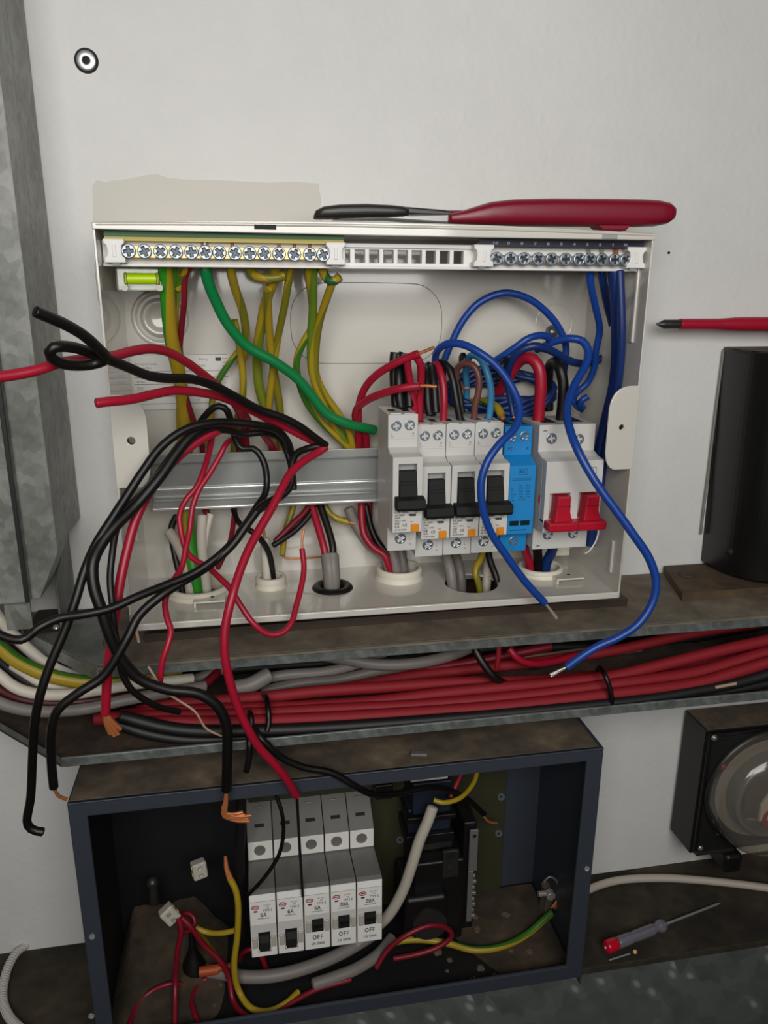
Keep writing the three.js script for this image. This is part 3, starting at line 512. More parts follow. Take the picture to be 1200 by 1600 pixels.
// ---------------------------------------------------------------- old fuse box below the tray
{
  const t = thing('fuse_box', 'old dark blue grey steel fuse box, open and dirty, under the cable tray', 'fuse box');
  const X0 = -40.7, X1 = 289.3, Y0 = -284.5, Y1 = -96.7, Z = 100;
  mesh('top_panel', bx(X0, X1, Y1 - 1.4, Y1, 4, Z, .5), M.fuse, t);
  mesh('dusty_film', bx(X0 + 1, X1 - 3, Y1, Y1 + .25, 5, Z - 2.5, 0), M.dirt, t);
  for (const [a, b] of [[X0, X0 + 1.4], [X1 - 1.4, X1]]) mesh('side_panel', bx(a, b, -290.8, Y1, 4, Z - .5, .5), M.fuse, t);
  mesh('back_panel', bx(X0 + 1, X1 - 1, -290.8, Y1 - 1, 4, 5.4, 0), M.fuse, t);
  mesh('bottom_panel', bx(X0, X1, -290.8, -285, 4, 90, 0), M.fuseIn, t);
  mesh('dirt_film', prismY([[196, 8], [286, 8], [286, 92], [236, 92], [214, 60], [204, 40]], -285, -284.2, .3), M.heap, t);
  const s = shapeOf([[X0, Y0], [X1, Y0], [X1, Y1 - 4], [X1 - 4, Y1], [X0 + 2, Y1], [X0, Y1 - 2]]), h = new THREE.Path();
  [[-30.3, -106.5], [278.2, -105.6], [276.6, -272.8], [-30.3, -274]].forEach(([a, b], i) => i ? h.lineTo(a * MM, b * MM) : h.moveTo(a * MM, b * MM)); h.closePath(); s.holes.push(h);
  mesh('front_frame', prismZ(s, 97.4, Z, .8), M.fuse, t);
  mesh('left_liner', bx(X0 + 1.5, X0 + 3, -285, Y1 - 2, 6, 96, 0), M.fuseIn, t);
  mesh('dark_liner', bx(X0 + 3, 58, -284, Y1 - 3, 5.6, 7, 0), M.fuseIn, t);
  mesh('mounting_plate', bx(58, 258, -283, -108, 9, 11, .3), M.olive, t);
  for (const [px, py] of [[783, 1245], [779, 1302], [625, 1312]]) { const p = at(px, py, 11.6); mesh('plate_screw', placed(HEADS[1], p.x * 1000, p.y * 1000, 11), M.screwHead, t); }
  for (const [px, py] of [[917, 1357], [144, 1463], [143, 1587]]) { const p = at(px, py, 100); mesh('frame_screw', placed(screwHead(1.9, 1), p.x * 1000, p.y * 1000, 99.8), M.zinc, t); }
  { const p = at(655, 1176, 86); mesh('lid_clip', prismY([[163.8, 88], [173.8, 90], [175, 86], [165, 84]], -96.6, -95, .3), M.steel, t); }
  mesh('terminal_strip', [bx(60, 152, -167, -158, 12, 22, .5)], M.olive, t);
  settle(t);
}
{ // lumps of dirt and cement on the box floor
  const g = [];
  for (let k = 0; k < 90; k++) { const r = .8 + rnd() * rnd() * 4, q = new THREE.IcosahedronGeometry(r * MM, 2), p = q.attributes.position; for (let i = 0; i < p.count; i++) { const f = .8 + .4 * hash(Math.round(p.getX(i) * 1e5), Math.round(p.getY(i) * 1e5), k + Math.round(p.getZ(i) * 1e4)); p.setXYZ(i, p.getX(i) * f, p.getY(i) * f * .45, p.getZ(i) * f); } q.computeVertexNormals(); q.translate((k < 55 ? -34 + rnd() * 70 : 190 + rnd() * 82) * MM, (-285) * MM, (14 + rnd() * 76) * MM); g.push(clean(q)); }
  const o = mesh('dirt_rubble', g, M.dirt, scene); o.userData.kind = 'stuff'; tag(o, 'dry brown dirt and crumbs on the floor of the old fuse box', 'dirt');
}
{ // heap of dry dirt banked up in the left of the box
  const g = new THREE.PlaneGeometry(1, 1, 40, 50), q = g.attributes.position;
  for (let i = 0; i < q.count; i++) { const u = q.getX(i) + .5, v = q.getY(i) + .5, e = Math.min(1, u * 9) * Math.min(1, (1 - u) * 3), h = (24 * v * v + 6 * v) * e * (.8 + .5 * fbm(u, v, 4, 5)) + 3 * fbm(u, v, 9, 8) * e - .6; q.setXYZ(i, (-38 + 78 * u) * MM, (-285 + h) * MM, (92 - 83 * v) * MM); }
  g.computeVertexNormals();
  const o = mesh('dirt_heap', metric(g), M.heap, scene); o.userData.kind = 'stuff'; tag(o, 'heap of dry brown dirt banked up in the left of the fuse box', 'dirt');
}
const mcbPrint = (amp, on) => printTex(256, 640, '#efede7', (g) => {
  g.fillStyle = '#fbfaf6'; g.fillRect(0, 0, 256, 60); g.fillStyle = '#a6a49f'; g.fillRect(0, 58, 256, 5);
  g.strokeStyle = '#a01c24'; g.lineWidth = 9; g.beginPath(); g.ellipse(52, 118, 36, 18, 0, 0, 7); g.stroke(); g.fillStyle = '#a01c24'; g.fillRect(30, 112, 44, 11); g.fillStyle = '#4a1a1c'; g.fillRect(34, 152, 38, 16);
  g.fillStyle = '#5a5855'; g.font = '22px sans-serif'; g.fillText('BS 3871', 136, 112); g.fillText('M6', 160, 136); g.font = 'bold 32px sans-serif'; g.fillText('TYPE 2', 126, 168);
  g.fillStyle = '#3c3a38'; g.font = 'bold 56px sans-serif'; g.textAlign = 'center'; g.fillText(amp, 132, 222); g.fillStyle = on ? '#8c3b34' : '#6b6865'; g.fillRect(70, 236, 124, 6);
  g.fillStyle = '#cfcdc8'; g.fillRect(0, on ? 300 : 270, 256, 170); g.fillStyle = '#55524f'; if (!on) { g.font = 'bold 64px sans-serif'; g.fillText('OFF', 130, 540); }
  g.font = 'bold 38px sans-serif'; g.fillText('LN 5906', 130, 600);
});
const prints = { a: mcbPrint('6A', true), b: mcbPrint('6A', false), c: mcbPrint('20A', false) };
const mcbBody = prismX([[13, -250], [75, -251], [75, -199.4], [72, -198.2], [40, -201.5], [40, -185.4], [16, -168.5], [13, -168.5]], .15, 17.75, .4);
[['a', 'old miniature breaker marked 6A with toggle up, leftmost in the fuse box'], ['a', 'old miniature breaker marked 6A with toggle up, second from left in the fuse box'], ['b', 'old miniature breaker marked 6A and OFF, middle of the fuse box row'], ['c', 'old miniature breaker marked 20A and OFF, left of the two 20A ones'], ['c', 'old miniature breaker marked 20A and OFF, rightmost beside the white cable']].forEach(([k, label], i) => {
  const t = thing('miniature_breaker', label, 'circuit breaker', 'row of old breakers in the fuse box');
  const on = k === 'a', dy = -199;
  mesh('body', mcbBody, std(i === 1 ? '#6c6964' : '#767470', .45), t);
  mesh('front_plate', bx(.3, 17.6, -250.4, -199.4, 74.6, 75.6, .4), M.mcbWhite, t);
  decal('front_print', prints[k], .8, 17.2, -250, -200, 75.68, t);
  mesh('shoulder_plate', bx(.4, 17.5, -200.6, -186, 39.8, 40.8, .3), M.mcbWhite, t);
  mesh('terminal_screw', [lathe([[0, .4], [3, .4], [3.6, .8], [3.9, .8], [4, 0]], 8.6, -192.6, 40.7, 'z', 20)], std('#6d6b68', .5), t);
  const yy = on ? -238 : -231;
  mesh('toggle_window', bx(5.2, 13.2, yy - (on ? 6 : 4.6), yy + (on ? 8 : 6), 75.4, 76, .2), M.slot, t);
  mesh('toggle', on ? prismX([[75, yy - 5], [80, yy - 4], [79, yy + 2], [75.5, yy + 6]], 5.8, 12.6, .5) : prismX([[75, yy - 4], [79, yy + 1], [80, yy + 5], [75.5, yy + 5.5]], 5.8, 12.6, .5), M.blackP, t);
  mesh('clear_guard', [bx(1.2, 4.6, yy - 4, yy + 5, 75.6, 77.2, .6), bx(13.8, 17, yy - 4, yy + 5, 75.6, 77.2, .6)], M.clearBlock, t);
  const g = bx(5.6, 12.4, -1.2, 1.2, -.3, .5, .2); g.rotateX(-.95); g.translate(0, -179.4 * MM, 31.6 * MM); mesh('cable_slot', g, M.slot, t);
  const w = bx(6, 11, -.5, .5, -.3, .5, .2); w.rotateX(-.95); w.translate(0, -172 * MM, 21.2 * MM); mesh('slot_edge', w, M.steel, t);
  t.position.set((57.8 + i * 18.15) * MM, 0, 0);
});
{
  const t = thing('contactor', 'dark dusty contactor block with steel terminals beside the breakers in the fuse box', 'contactor');
  mesh('block', [bx(176, 214, -284, -212, 12, 52, 2), bx(214, 224, -282, -186, 12, 46, 1.5), bx(168, 200, -270, -235, 14, 60, 4)], M.bake, t);
  mesh('core', cyl(186, -258, 58, 13, 8, 'z'), M.darkSteel, t);
  mesh('bridge', bx(180, 208, -212, -200, 14, 40, 2), M.darkSteel, t);
  { const p = at(690, 1342, 54); mesh('terminal_lug', [bx(197, 209, -226, -203, 50, 53, .6), cyl(203, -207, 53.2, 3.4, .8, 'z')], M.darkSteel, t); mesh('terminal_screw', placed(HEADS[2], 203, -219, 52.6), M.darkSteel, t); mesh('lug_hole', cyl(203, -207, 53.7, 3, .3, 'z'), M.slot, t); }
  settle(t);
}
{
  const t = thing('terminal_bracket', 'upright grey steel bracket with notched edge right of the contactor', 'bracket');
  mesh('strip', [bx(217.5, 224, -226, -190, 48, 50, .4), bx(217.5, 221.6, -272, -226, 48, 50, .4)], M.steel, t);
  mesh('hole', cyl(221, -195, 50.1, 1.4, .4, 'z'), M.slot, t);
  for (let k = 0; k < 8; k++) mesh('tooth', bx(220.8, 223.2 + (k % 2), -232 - k * 5.2, -229 - k * 5.2, 48, 50.6, .7), M.steel, t);
  settle(t);
}
{
  const t = thing('relay', 'dark blue relay block with a worn white label on top, behind the white cable', 'relay');
  mesh('coil_body', [bx(176, 204, -176, -150, 12, 44, 1), bx(174, 206, -196, -176, 12, 38, 1)], M.navy, t);
  mesh('yoke', [bx(172, 208, -182, -178, 12, 45, .6), bx(172, 208, -204, -196, 12, 42, .6)], M.bake, t);
  const p = at(641, 1217, 44), q = at(699, 1213, 44);
  mesh('label_plate', bx(p.x * 1000, q.x * 1000, p.y * 1000 - 2, q.y * 1000 + 1.6, 43, 45.4, .4), M.whiteW, t);
  mesh('label_stain', bx(p.x * 1000 + 6, p.x * 1000 + 13, p.y * 1000 - .4, p.y * 1000 + 1.2, 45.2, 45.6, .1), M.brown, t);
  settle(t);
}
solo('terminal_cover', 'black rectangular cover at the right end of the old breaker row', 'cover', bx(150, 163, -166, -154, 12, 36, 1), M.bake);
{
  const t = thing('earth_bolt', 'steel earth bolt with copper strands at the right of the fuse box', 'bolt'), p = at(862, 1394, 46), x = p.x * 1000, y = p.y * 1000;
  mesh('bolt', [lathe([[0, 5], [3.4, 5], [4, 4], [4, 0]], x - 2, y, 46, 'z', 6), cyl(x - 6, y, 46, 2.2, 10, 'x')], M.tin, t);
  mesh('washer', tubeG([at(850, 1378, 50), at(858, 1370, 50), at(868, 1374, 51), at(874, 1400, 52), at(866, 1416, 52)], .9).g, M.steel, t);
  mesh('copper_strand', [0, 1, 2].map((k) => tubeG([at(862 + k * 3, 1418 + k, 54), at(872 + k, 1404, 52), at(880 - k, 1390 + k * 3, 48)], .6).g), M.copper, t);
  mesh('stand', bx(x - 4, x + 4, -285, y, 34, 46, 1), M.dirt, t);
  settle(t);
}
function connector(label, px, py, z, rot) {
  const t = thing('connector_block', label, 'connector'), p = at(px, py, z);
  mesh('body', bx(-5, 5, -6, 6, -4, 4, 1.4), M.clearBlock, t);
  for (const y of [-2.6, 2.6]) { mesh('clamp_screw', placed(screwHead(1.6, .8), 0, y, 3.9), M.tin, t); mesh('sleeve', cyl(0, y, 0, 1.8, 10.4, 'x'), M.brass, t); }
  t.position.copy(p); t.rotation.set(-.2, .3, rot);
}
connector('clear plastic connector block on the red wires at the left of the fuse box', 265, 1428, 62, .6);
connector('dim clear connector block hanging high at the left of the breakers', 311, 1358, 44, .1);
{ const p = at(240, 1396, 30); solo('rusty_lug', 'dim rusty cable lug sticking up in the dark left of the fuse box', 'lug', [cyl(p.x * 1000, p.y * 1000, 30, 4, 16, 'y', 3, 12), lathe([[0, 6], [3, 5], [4.4, 2], [4, 0]], p.x * 1000, p.y * 1000 + 8, 30)], M.darkSteel); }
{ const p = at(303, 1512, 50); solo('rubber_boot', 'black drop shaped rubber boot among red wires in the fuse box', 'boot', lathe([[0, -11], [6, -9], [9, -3], [8.6, 2], [5, 10], [2.4, 18], [1.6, 30], [0, 30.2]], p.x * 1000, p.y * 1000, 50), M.black); }
{ const p = at(330, 1570, 62); solo('crimp_connector', 'small orange crimp connector lying at the bottom of the fuse box', 'connector', [cyl(p.x * 1000, -272, 60, 3.4, 13, 'x'), cyl(p.x * 1000 + 10, -271, 60, 2.6, 10, 'x')], std('#a8481c', .5)); }
// ---------------------------------------------------------------- meter with round glass
{
  const t = thing('meter', 'black square meter case with a round clear dome, lower right', 'meter');
  mesh('case', [bx(410, 530, -252, -138, 3, 33, 1.2), bx(411.5, 528, -250, -140, 32, 36, .8)], M.bake, t);
  mesh('dusty_top', bx(411, 529, -138.1, -137.5, 4, 33, 0), M.dirt, t);
  mesh('recess', bx(414, 526, -247, -143, 35.4, 36.6, .4), M.slot, t);
  for (const [px, py] of [[1117, 1154], [1113, 1286], [1124, 1302], [1095, 1326]]) { const p = at(px, py, 37); mesh('case_screw', lathe([[0, 2], [1.6, 1.7], [2.6, 0]], p.x * 1000, p.y * 1000, 36, 'z', 14), M.steel, t); }
  { const p = at(1132, 1200, 38); mesh('red_seal', lathe([[0, 2], [2, 1.6], [2.6, 0]], p.x * 1000, p.y * 1000, 36.4, 'z', 14), M.red, t); }
  const C = [466, -193];
  mesh('dome', lathe([[51, 36], [51, 50], [49.6, 56], [46, 61], [38, 66], [26, 70], [12, 72], [0, 72.5]], C[0], C[1], 0, 'z', 64), M.dome, t);
  mesh('dome_rim', lathe([[50.6, 36], [53, 36], [53, 39], [50.8, 40]], C[0], C[1], 0, 'z', 64), M.darkSteel, t);
  mesh('dial_plate', lathe([[0, 39], [44, 39], [44, 37]], C[0], C[1], 0, 'z', 48), M.dial, t);
  mesh('inner_ring', lathe([[30, 39], [31, 52], [34, 53], [35.5, 51], [36, 39]], C[0], C[1], 0, 'z', 48), M.steel, t);
  mesh('coil_frame', [bx(C[0] - 22, C[0] + 22, C[1] - 22, C[1] + 20, 39, 46, 4)], std('#4a4038', .6), t);
  mesh('counter_plate', prismZ([[C[0] - 10, C[1] - 22], [C[0] + 16, C[1] - 22], [C[0] + 16, C[1] + 12], [C[0] - 2, C[1] + 6], [C[0] - 10, C[1] - 8]], 46, 49, .5), M.whiteW, t);
  mesh('red_ring', lathe([[7, 49], [7, 50], [10, 50], [10, 49]], C[0] + 2, C[1] - 20, 0, 'z', 24), M.red, t);
  mesh('foot_lug', bx(436, 452, -268, -250, 20, 44, 4), M.bake, t);
  mesh('lower_bar', bx(412, 446, -250, -247, 35, 39, .6), M.darkSteel, t);
  settle(t);
}
// ---------------------------------------------------------------- things on the ledge
{
  const t = thing('test_screwdriver', 'small clear handled test screwdriver with red cap lying on the ledge', 'screwdriver');
  const A = V(319, -284.6, 78.4), B = V(372, -286.6, 65), C = V(432, -289.6, 51), dir = B.clone().sub(A).normalize(), q = new THREE.Quaternion().setFromUnitVectors(new THREE.Vector3(0, 1, 0), dir);
  const put = (name, prof, m) => { const g = lathe(prof, 0, 0, 0, 'y', 20); g.applyQuaternion(q); g.translate(A.x, A.y, A.z); return mesh(name, g, m, t); };
  put('cap', [[0, -1.5], [3.4, -1.4], [4.6, -.4], [4.8, 1], [4.8, 8], [4, 9.4], [0, 9.5]], std('#c8102c', .3));
  put('cap_stud', [[0, -2.4], [1, -2.3], [1.2, -1.3]], M.tin);
  put('handle', [[0, 9.4], [4, 9.5], [4.4, 11], [4.4, 22], [3.6, 24], [4.2, 27], [4.2, 44], [3.4, 46], [3.2, 49], [4.6, 50], [4.8, 54], [3.4, 57], [1.2, 59], [0, 59]], M.smoke);
  put('bulb_tube', [[0, 12], [1.8, 12], [1.8, 30], [1.2, 31], [1.2, 46], [0, 46]], M.zinc);
  put('blade', [[0, 56], [.9, 56], [.9, 112], [.4, 116], [0, 116.2]], M.zinc);
  settle(t);
}
{
  const t = thing('brass_screw', 'small loose brass headed screw beside the red cap of the test screwdriver', 'screw');
  mesh('shank', tubeG([at(952, 1500, zAt(952, 1500, -290)), at(984, 1490, zAt(984, 1490, -290))], .7).g, M.zinc, t);
  const p = at(992, 1487, zAt(992, 1487, -289.5)); mesh('head', new THREE.SphereGeometry(1.7 * MM, 14, 10).translate(p.x, p.y, p.z), M.brass, t);
  settle(t);
}
wire('white_cable', 'thick cream cable lying on the ledge from the fuse box to the right edge', M.cable, 3.2, [[905, 1399, 24], [922, 1389, zAt(922, 1389, -286)], [964, 1376, zAt(964, 1376, -287.5)], [1030, 1372, zAt(1030, 1372, -287.5)], [1090, 1375, zAt(1090, 1375, -287.5)], [1150, 1381, zAt(1150, 1381, -287.5)], [1225, 1391, zAt(1225, 1391, -287.5)]], { cat: 'cable' });
{
  const pts = [[42, 1477], [28, 1486], [14, 1508], [6, 1535], [4, 1560], [12, 1585], [28, 1604], [50, 1618]].map(([x, y]) => at(x, y, zAt(x, y, -287)));
  const t = thing('flexible_conduit', 'ribbed white flexible conduit curling on the ledge at lower left', 'conduit'), b = tubeG(pts, 2.6);
  mesh('core', b.g, M.conduit, t);
  const rings = []; for (let k = 1; k < 40; k++) { const g = new THREE.TorusGeometry(2.7 * MM, .55 * MM, 6, 16), u = k / 40; g.applyQuaternion(new THREE.Quaternion().setFromUnitVectors(new THREE.Vector3(0, 0, 1), b.c.getTangentAt(u))); const p = b.c.getPointAt(u); g.translate(p.x, p.y, p.z); rings.push(clean(g)); }
  mesh('rib', rings, M.conduit, t);
  settle(t);
}
// ---------------------------------------------------------------- wires inside the white enclosure
const EC = { cat: 'wire', group: 'green and yellow earth wires in the enclosure' };
wire('earth_wire', 'thickest green and yellow earth wire hanging from the left end of the earth bar', M.yg, 4.1, [[258, 408, 58], [260, 440, 52], [263, 480, 46], [268, 530, 38], [279, 580, 28], [287, 640, 18], [290, 700, 9], [292, 770, 9], [295, 830, 20], [301, 880, 30], [308, 925, 33], [309, 960, 33]], { turns: .8, phase: .2, b: new THREE.Color('#2c8a1c') });
wire('earth_wire', 'thin yellow earth wire close beside the thickest earth wire', M.yg, 2.0, [[274, 408, 58], [274, 430, 54], [275, 460, 46], [274, 500, 38], [280, 540, 30], [284, 590, 22], [280, 650, 14], [284, 720, 7], [286, 760, 7]], { phase: .1, turns: .5 });
wire('earth_wire', 'very short yellow earth stub at the fourth earth screw', M.yg, 2.0, [[297, 410, 58], [291, 420, 58], [284, 438, 53], [279, 452, 50]], { phase: .0 });
wire('red_wire', 'thin dark red wire running down behind the thickest earth wire', M.redDark, 1.7, [[300, 412, 60], [290, 430, 56], [288, 470, 50], [284, 510, 40], [281, 550, 30], [286, 600, 24], [300, 650, 20], [313, 685, 12], [318, 715, 7]], {});
wire('green_wire', 'solid green wire sweeping from the earth bar diagonally to the breakers', M.green, 3.1, [[321, 420, 60], [325, 440, 57], [337, 470, 52], [355, 505, 47], [385, 540, 42], [430, 566, 38], [465, 592, 34], [490, 622, 31], [510, 646, 29], [540, 661, 27], [585, 672, 20]], { start: { pts: [[320, 376, 66], [320, 384, 66], [320, 408, 62], [321, 420, 60]], r: 2.2, m: M.tin, label: 'white metal ferrule end' } });
wire('earth_wire', 'brownish yellow earth wire curving below the eighth earth screw', M.yg, 2.5, [[359, 412, 60], [361, 425, 57], [367, 450, 48], [378, 482, 36], [384, 515, 26], [383, 545, 18], [376, 570, 14]], { b: OLV, phase: .3, start: { pts: [[362, 374, 66], [363, 384, 66], [363, 410, 62]], r: 1.0 } });
wire('earth_wire', 'long yellow earth wire running straight down behind the two big red wires', M.yg, 2.2, [[366, 500, 24], [374, 540, 20], [379, 580, 17], [379, 620, 14], [371, 655, 11], [366, 700, 8], [364, 740, 8]], { b: OLV, phase: .2 });
wire('earth_wire', 'yellow earth branch bending left across the printed sticker', M.yg, 1.9, [[375, 545, 14], [358, 568, 13], [345, 588, 12], [334, 612, 11], [330, 650, 9], [326, 700, 7]], { phase: .4 });
wire('earth_wire', 'green yellow earth wire, left one of the pair below the middle of the bar', M.yg, 3.0, [[430, 412, 60], [428, 436, 52], [416, 470, 40], [407, 515, 28], [402, 560, 18], [405, 605, 13], [415, 640, 10], [424, 680, 8], [428, 720, 7]], { b: new THREE.Color('#6d7a1a'), phase: .5, turns: .8, start: { pts: [[435, 374, 66], [436, 384, 66], [436, 410, 62]], r: 1.0 } });
wire('earth_wire', 'green yellow earth wire crossing between the pair below the middle of the bar', M.yg, 2.4, [[418, 452, 52], [419, 490, 40], [423, 545, 26], [430, 590, 18], [437, 635, 12], [439, 680, 8], [437, 720, 7]], { b: OLV, phase: .15 });
wire('earth_wire', 'yellow earth wire, right one of the pair below the middle of the bar', M.yg, 2.2, [[456, 414, 60], [451, 440, 53], [444, 480, 42], [433, 535, 28], [425, 590, 20], [420, 640, 13], [424, 700, 8]], { b: OLV, phase: .7, start: { pts: [[459, 374, 66], [460, 384, 66], [460, 410, 62]], r: 1.0 } });
wire('earth_wire', 'short twisted earth wire end bunched just under the middle of the earth bar', M.yg, 2.6, [[388, 414, 61], [394, 428, 58], [410, 434, 56], [432, 434, 56], [446, 430, 57]], { b: OLV, start: { pts: [[386, 396, 66], [388, 414, 61]], r: 1.1, m: M.brown } });
wire('earth_wire', 'earth wire bulging left in the bundle at the right end of the bar', M.yg, 2.2, [[480, 414, 60], [482, 432, 55], [487, 470, 42], [490, 505, 34], [474, 535, 30], [464, 562, 26], [466, 592, 22], [480, 630, 19], [503, 660, 16], [540, 695, 13], [560, 720, 8]], { phase: .35, start: { pts: [[483, 374, 66], [484, 384, 66], [484, 410, 62]], r: 1.0 } });
wire('earth_wire', 'straight middle earth wire of the bundle at the right end of the bar', M.yg, 2.5, [[490, 414, 60], [489, 440, 53], [489, 480, 42], [486, 530, 32], [487, 575, 26], [496, 610, 22], [515, 650, 18], [538, 690, 13], [552, 725, 8]], { phase: .8, b: new THREE.Color('#5f7d20') });
wire('earth_wire', 'yellow earth wire on the right of the bundle at the end of the earth bar', M.yg, 2.3, [[520, 440, 56], [511, 465, 48], [500, 500, 38], [494, 540, 30], [494, 585, 25], [507, 615, 22], [528, 645, 18], [545, 675, 14], [556, 725, 8]], { phase: .55, b: OLV });
wire('earth_wire', 'small dark green hook of earth wire beside the last earth screw', M.yg, 2.6, [[502, 414, 60], [506, 428, 58], [514, 438, 57], [524, 438, 57], [531, 432, 58]], { phase: .3, b: new THREE.Color('#245a30') });
wire('earth_wire', 'olive earth tail below the rail between the white and black grommets', M.yg, 2.0, [[462, 770, 8], [456, 800, 10], [446, 830, 14], [441, 868, 22]], { phase: .1, b: OLV });
wire('earth_wire', 'olive earth tail below the rail ending above the lifted grey sheath', M.yg, 2.2, [[505, 780, 8], [510, 795, 12], [522, 808, 14], [545, 816, 16]], { phase: .6, b: OLV, tip: { pts: [[545, 816, 16], [554, 818, 17]], r: .8 } });
wire('bare_wire', 'thin bare copper wire lying across the back below the rail', M.copper, .7, [[440, 867, 12], [446, 872, 12], [480, 872, 14], [505, 870, 18]]);
// cables rising through the enclosure floor
wire('white_cable', 'white sheathed cable end, taller of the two in the large left grommet', M.whiteW, 3.2, [[316, 806, 26], [315, 840, 28], [318, 880, 30], [322, 915, 32], [324, 950, 32]], { cat: 'cable' });
wire('white_cable', 'short slanted white cable end leaning right in the large left grommet', M.whiteW, 2.4, [[329, 804, 22], [322, 834, 26], [318, 870, 29], [326, 930, 30]], { cat: 'cable' });
wire('grey_cable', 'flat pale grey cable end leaning left in the large left grommet', M.cable, 3.4, [[264, 830, 16], [276, 848, 20], [290, 880, 28], [298, 925, 34], [298, 950, 34]], { cat: 'cable' });
wire('black_wire', 'short black wire bent beside the flat pale cable at the left grommet', M.black, 2.2, [[276, 806, 14], [268, 824, 15], [272, 860, 20], [282, 905, 27], [288, 945, 30]]);
wire('white_cable', 'white cable end with bare copper core in the small white grommet', M.whiteW, 3.0, [[414, 842, 26], [415, 870, 27], [417, 895, 28], [418, 930, 28]], { cat: 'cable', start: { pts: [[411, 814, 24], [412, 830, 25], [414, 842, 26]], r: .9 } });
{
  const t = thing('grey_cable', 'grey sheathed cable rising through the black rubber grommet', 'cable');
  mesh('sheath', [tubeG([at(512, 868, 32), at(514, 885, 36), at(516, 905, 38), at(517, 935, 38)], 4.6).g, tubeG([at(519, 867, 32), at(520, 885, 36), at(521, 905, 38), at(520, 935, 38)], 4.4).g], M.greyW, t);
  settle(t);
}
wire('red_wire', 'red core curving up from the grey cable in the black grommet', M.red, 2.5, [[482, 768, 8], [490, 800, 16], [499, 830, 24], [506, 855, 30], [511, 880, 34]]);
wire('black_wire', 'black core curving up from the grey cable in the black grommet', M.black, 2.4, [[495, 770, 8], [504, 800, 16], [514, 830, 24], [520, 855, 30], [520, 880, 34]]);
wire('red_wire', 'short dark red wire slanting to a cut end below the rail', M.redDark, 2.0, [[490, 770, 8], [480, 795, 14], [458, 818, 20], [430, 846, 26]]);
wire('black_wire', 'short black wire slanting beside the dark red one below the rail', M.black, 2.0, [[494, 775, 10], [486, 800, 16], [462, 828, 22], [427, 852, 28]]);
wire('grey_cable', 'flat grey cable rising through the white grommet below the raised breaker', M.greyW, 4.4, [[606, 842, 18], [612, 862, 22], [618, 885, 25], [619, 925, 26]], { cat: 'cable' });
wire('grey_cable', 'second flat grey cable side by side in the white grommet below the raised breaker', std('#6d6863', .5), 3.6, [[622, 842, 20], [626, 862, 23], [630, 885, 26], [630, 925, 26]], { cat: 'cable' });
wire('grey_cable', 'cut grey sheath lifting away left of the white grommet below the breakers', M.greyW, 3.6, [[545, 795, 12], [556, 820, 14], [576, 850, 18], [602, 872, 24], [610, 900, 26]], { cat: 'cable' });
wire('red_wire', 'red wire dropping left of the raised breaker into the white grommet', M.red, 2.6, [[566, 768, 8], [565, 800, 14], [569, 835, 19], [583, 855, 23], [601, 868, 26], [611, 900, 27]]);
wire('red_wire', 'dark red wire tight behind the one dropping into the white grommet', M.redDark, 2.2, [[578, 768, 8], [577, 800, 10], [579, 825, 12], [590, 850, 18], [608, 880, 22]]);
wire('black_wire', 'black wire dropping behind the raised breaker into the white grommet', M.black, 2.2, [[572, 790, 12], [580, 825, 16], [592, 850, 20], [606, 866, 24], [613, 900, 24]]);
wire('grey_cable', 'left grey cable of two in the large round floor hole', M.greyW, 3.6, [[690, 850, 26], [699, 875, 34], [705, 900, 40], [707, 940, 42]], { cat: 'cable' });
wire('grey_cable', 'darker grey cable of two in the large round floor hole', std('#625c56', .5), 3.2, [[705, 850, 26], [714, 872, 34], [720, 900, 42], [721, 940, 42]], { cat: 'cable' });
wire('earth_wire', 'green yellow earth wire bending down into the large round floor hole', M.yg, 2.2, [[757, 850, 30], [752, 870, 36], [743, 892, 42], [748, 912, 44], [752, 940, 44]], { phase: .1, b: OLV });
wire('black_wire', 'black wire dropping into the right side of the large round floor hole', M.black, 2.3, [[760, 850, 30], [767, 880, 38], [776, 905, 44], [776, 940, 44]]);
wire('grey_cable', 'pale grey cable against the back of the large round floor hole', M.cable, 3.4, [[762, 860, 20], [762, 890, 30], [757, 935, 34]], { cat: 'cable' });
wire('red_wire', 'thick red tail dropping from the main switch into the right white grommet', M.red, 2.8, [[819, 840, 44], [821, 862, 36], [827, 880, 33], [830, 925, 33]]);
wire('black_wire', 'thick black tail dropping from the main switch into the right white grommet', M.black, 3.2, [[838, 845, 44], [840, 864, 36], [841, 885, 33], [842, 925, 33]]);
wire('blue_wire', 'thick blue tail dropping from the main switch into the right white grommet', M.blueDark, 3.4, [[868, 840, 46], [862, 862, 38], [853, 882, 34], [851, 925, 33]]);
solo('cable_label', 'small cream card tag behind the blue tail below the main switch', 'tag', (() => { const p = at(880, 858, 14); return bx(p.x * 1000 - 5, p.x * 1000 + 5, p.y * 1000 - 5, p.y * 1000 + 5, 13, 14, .3); })(), M.grommet);
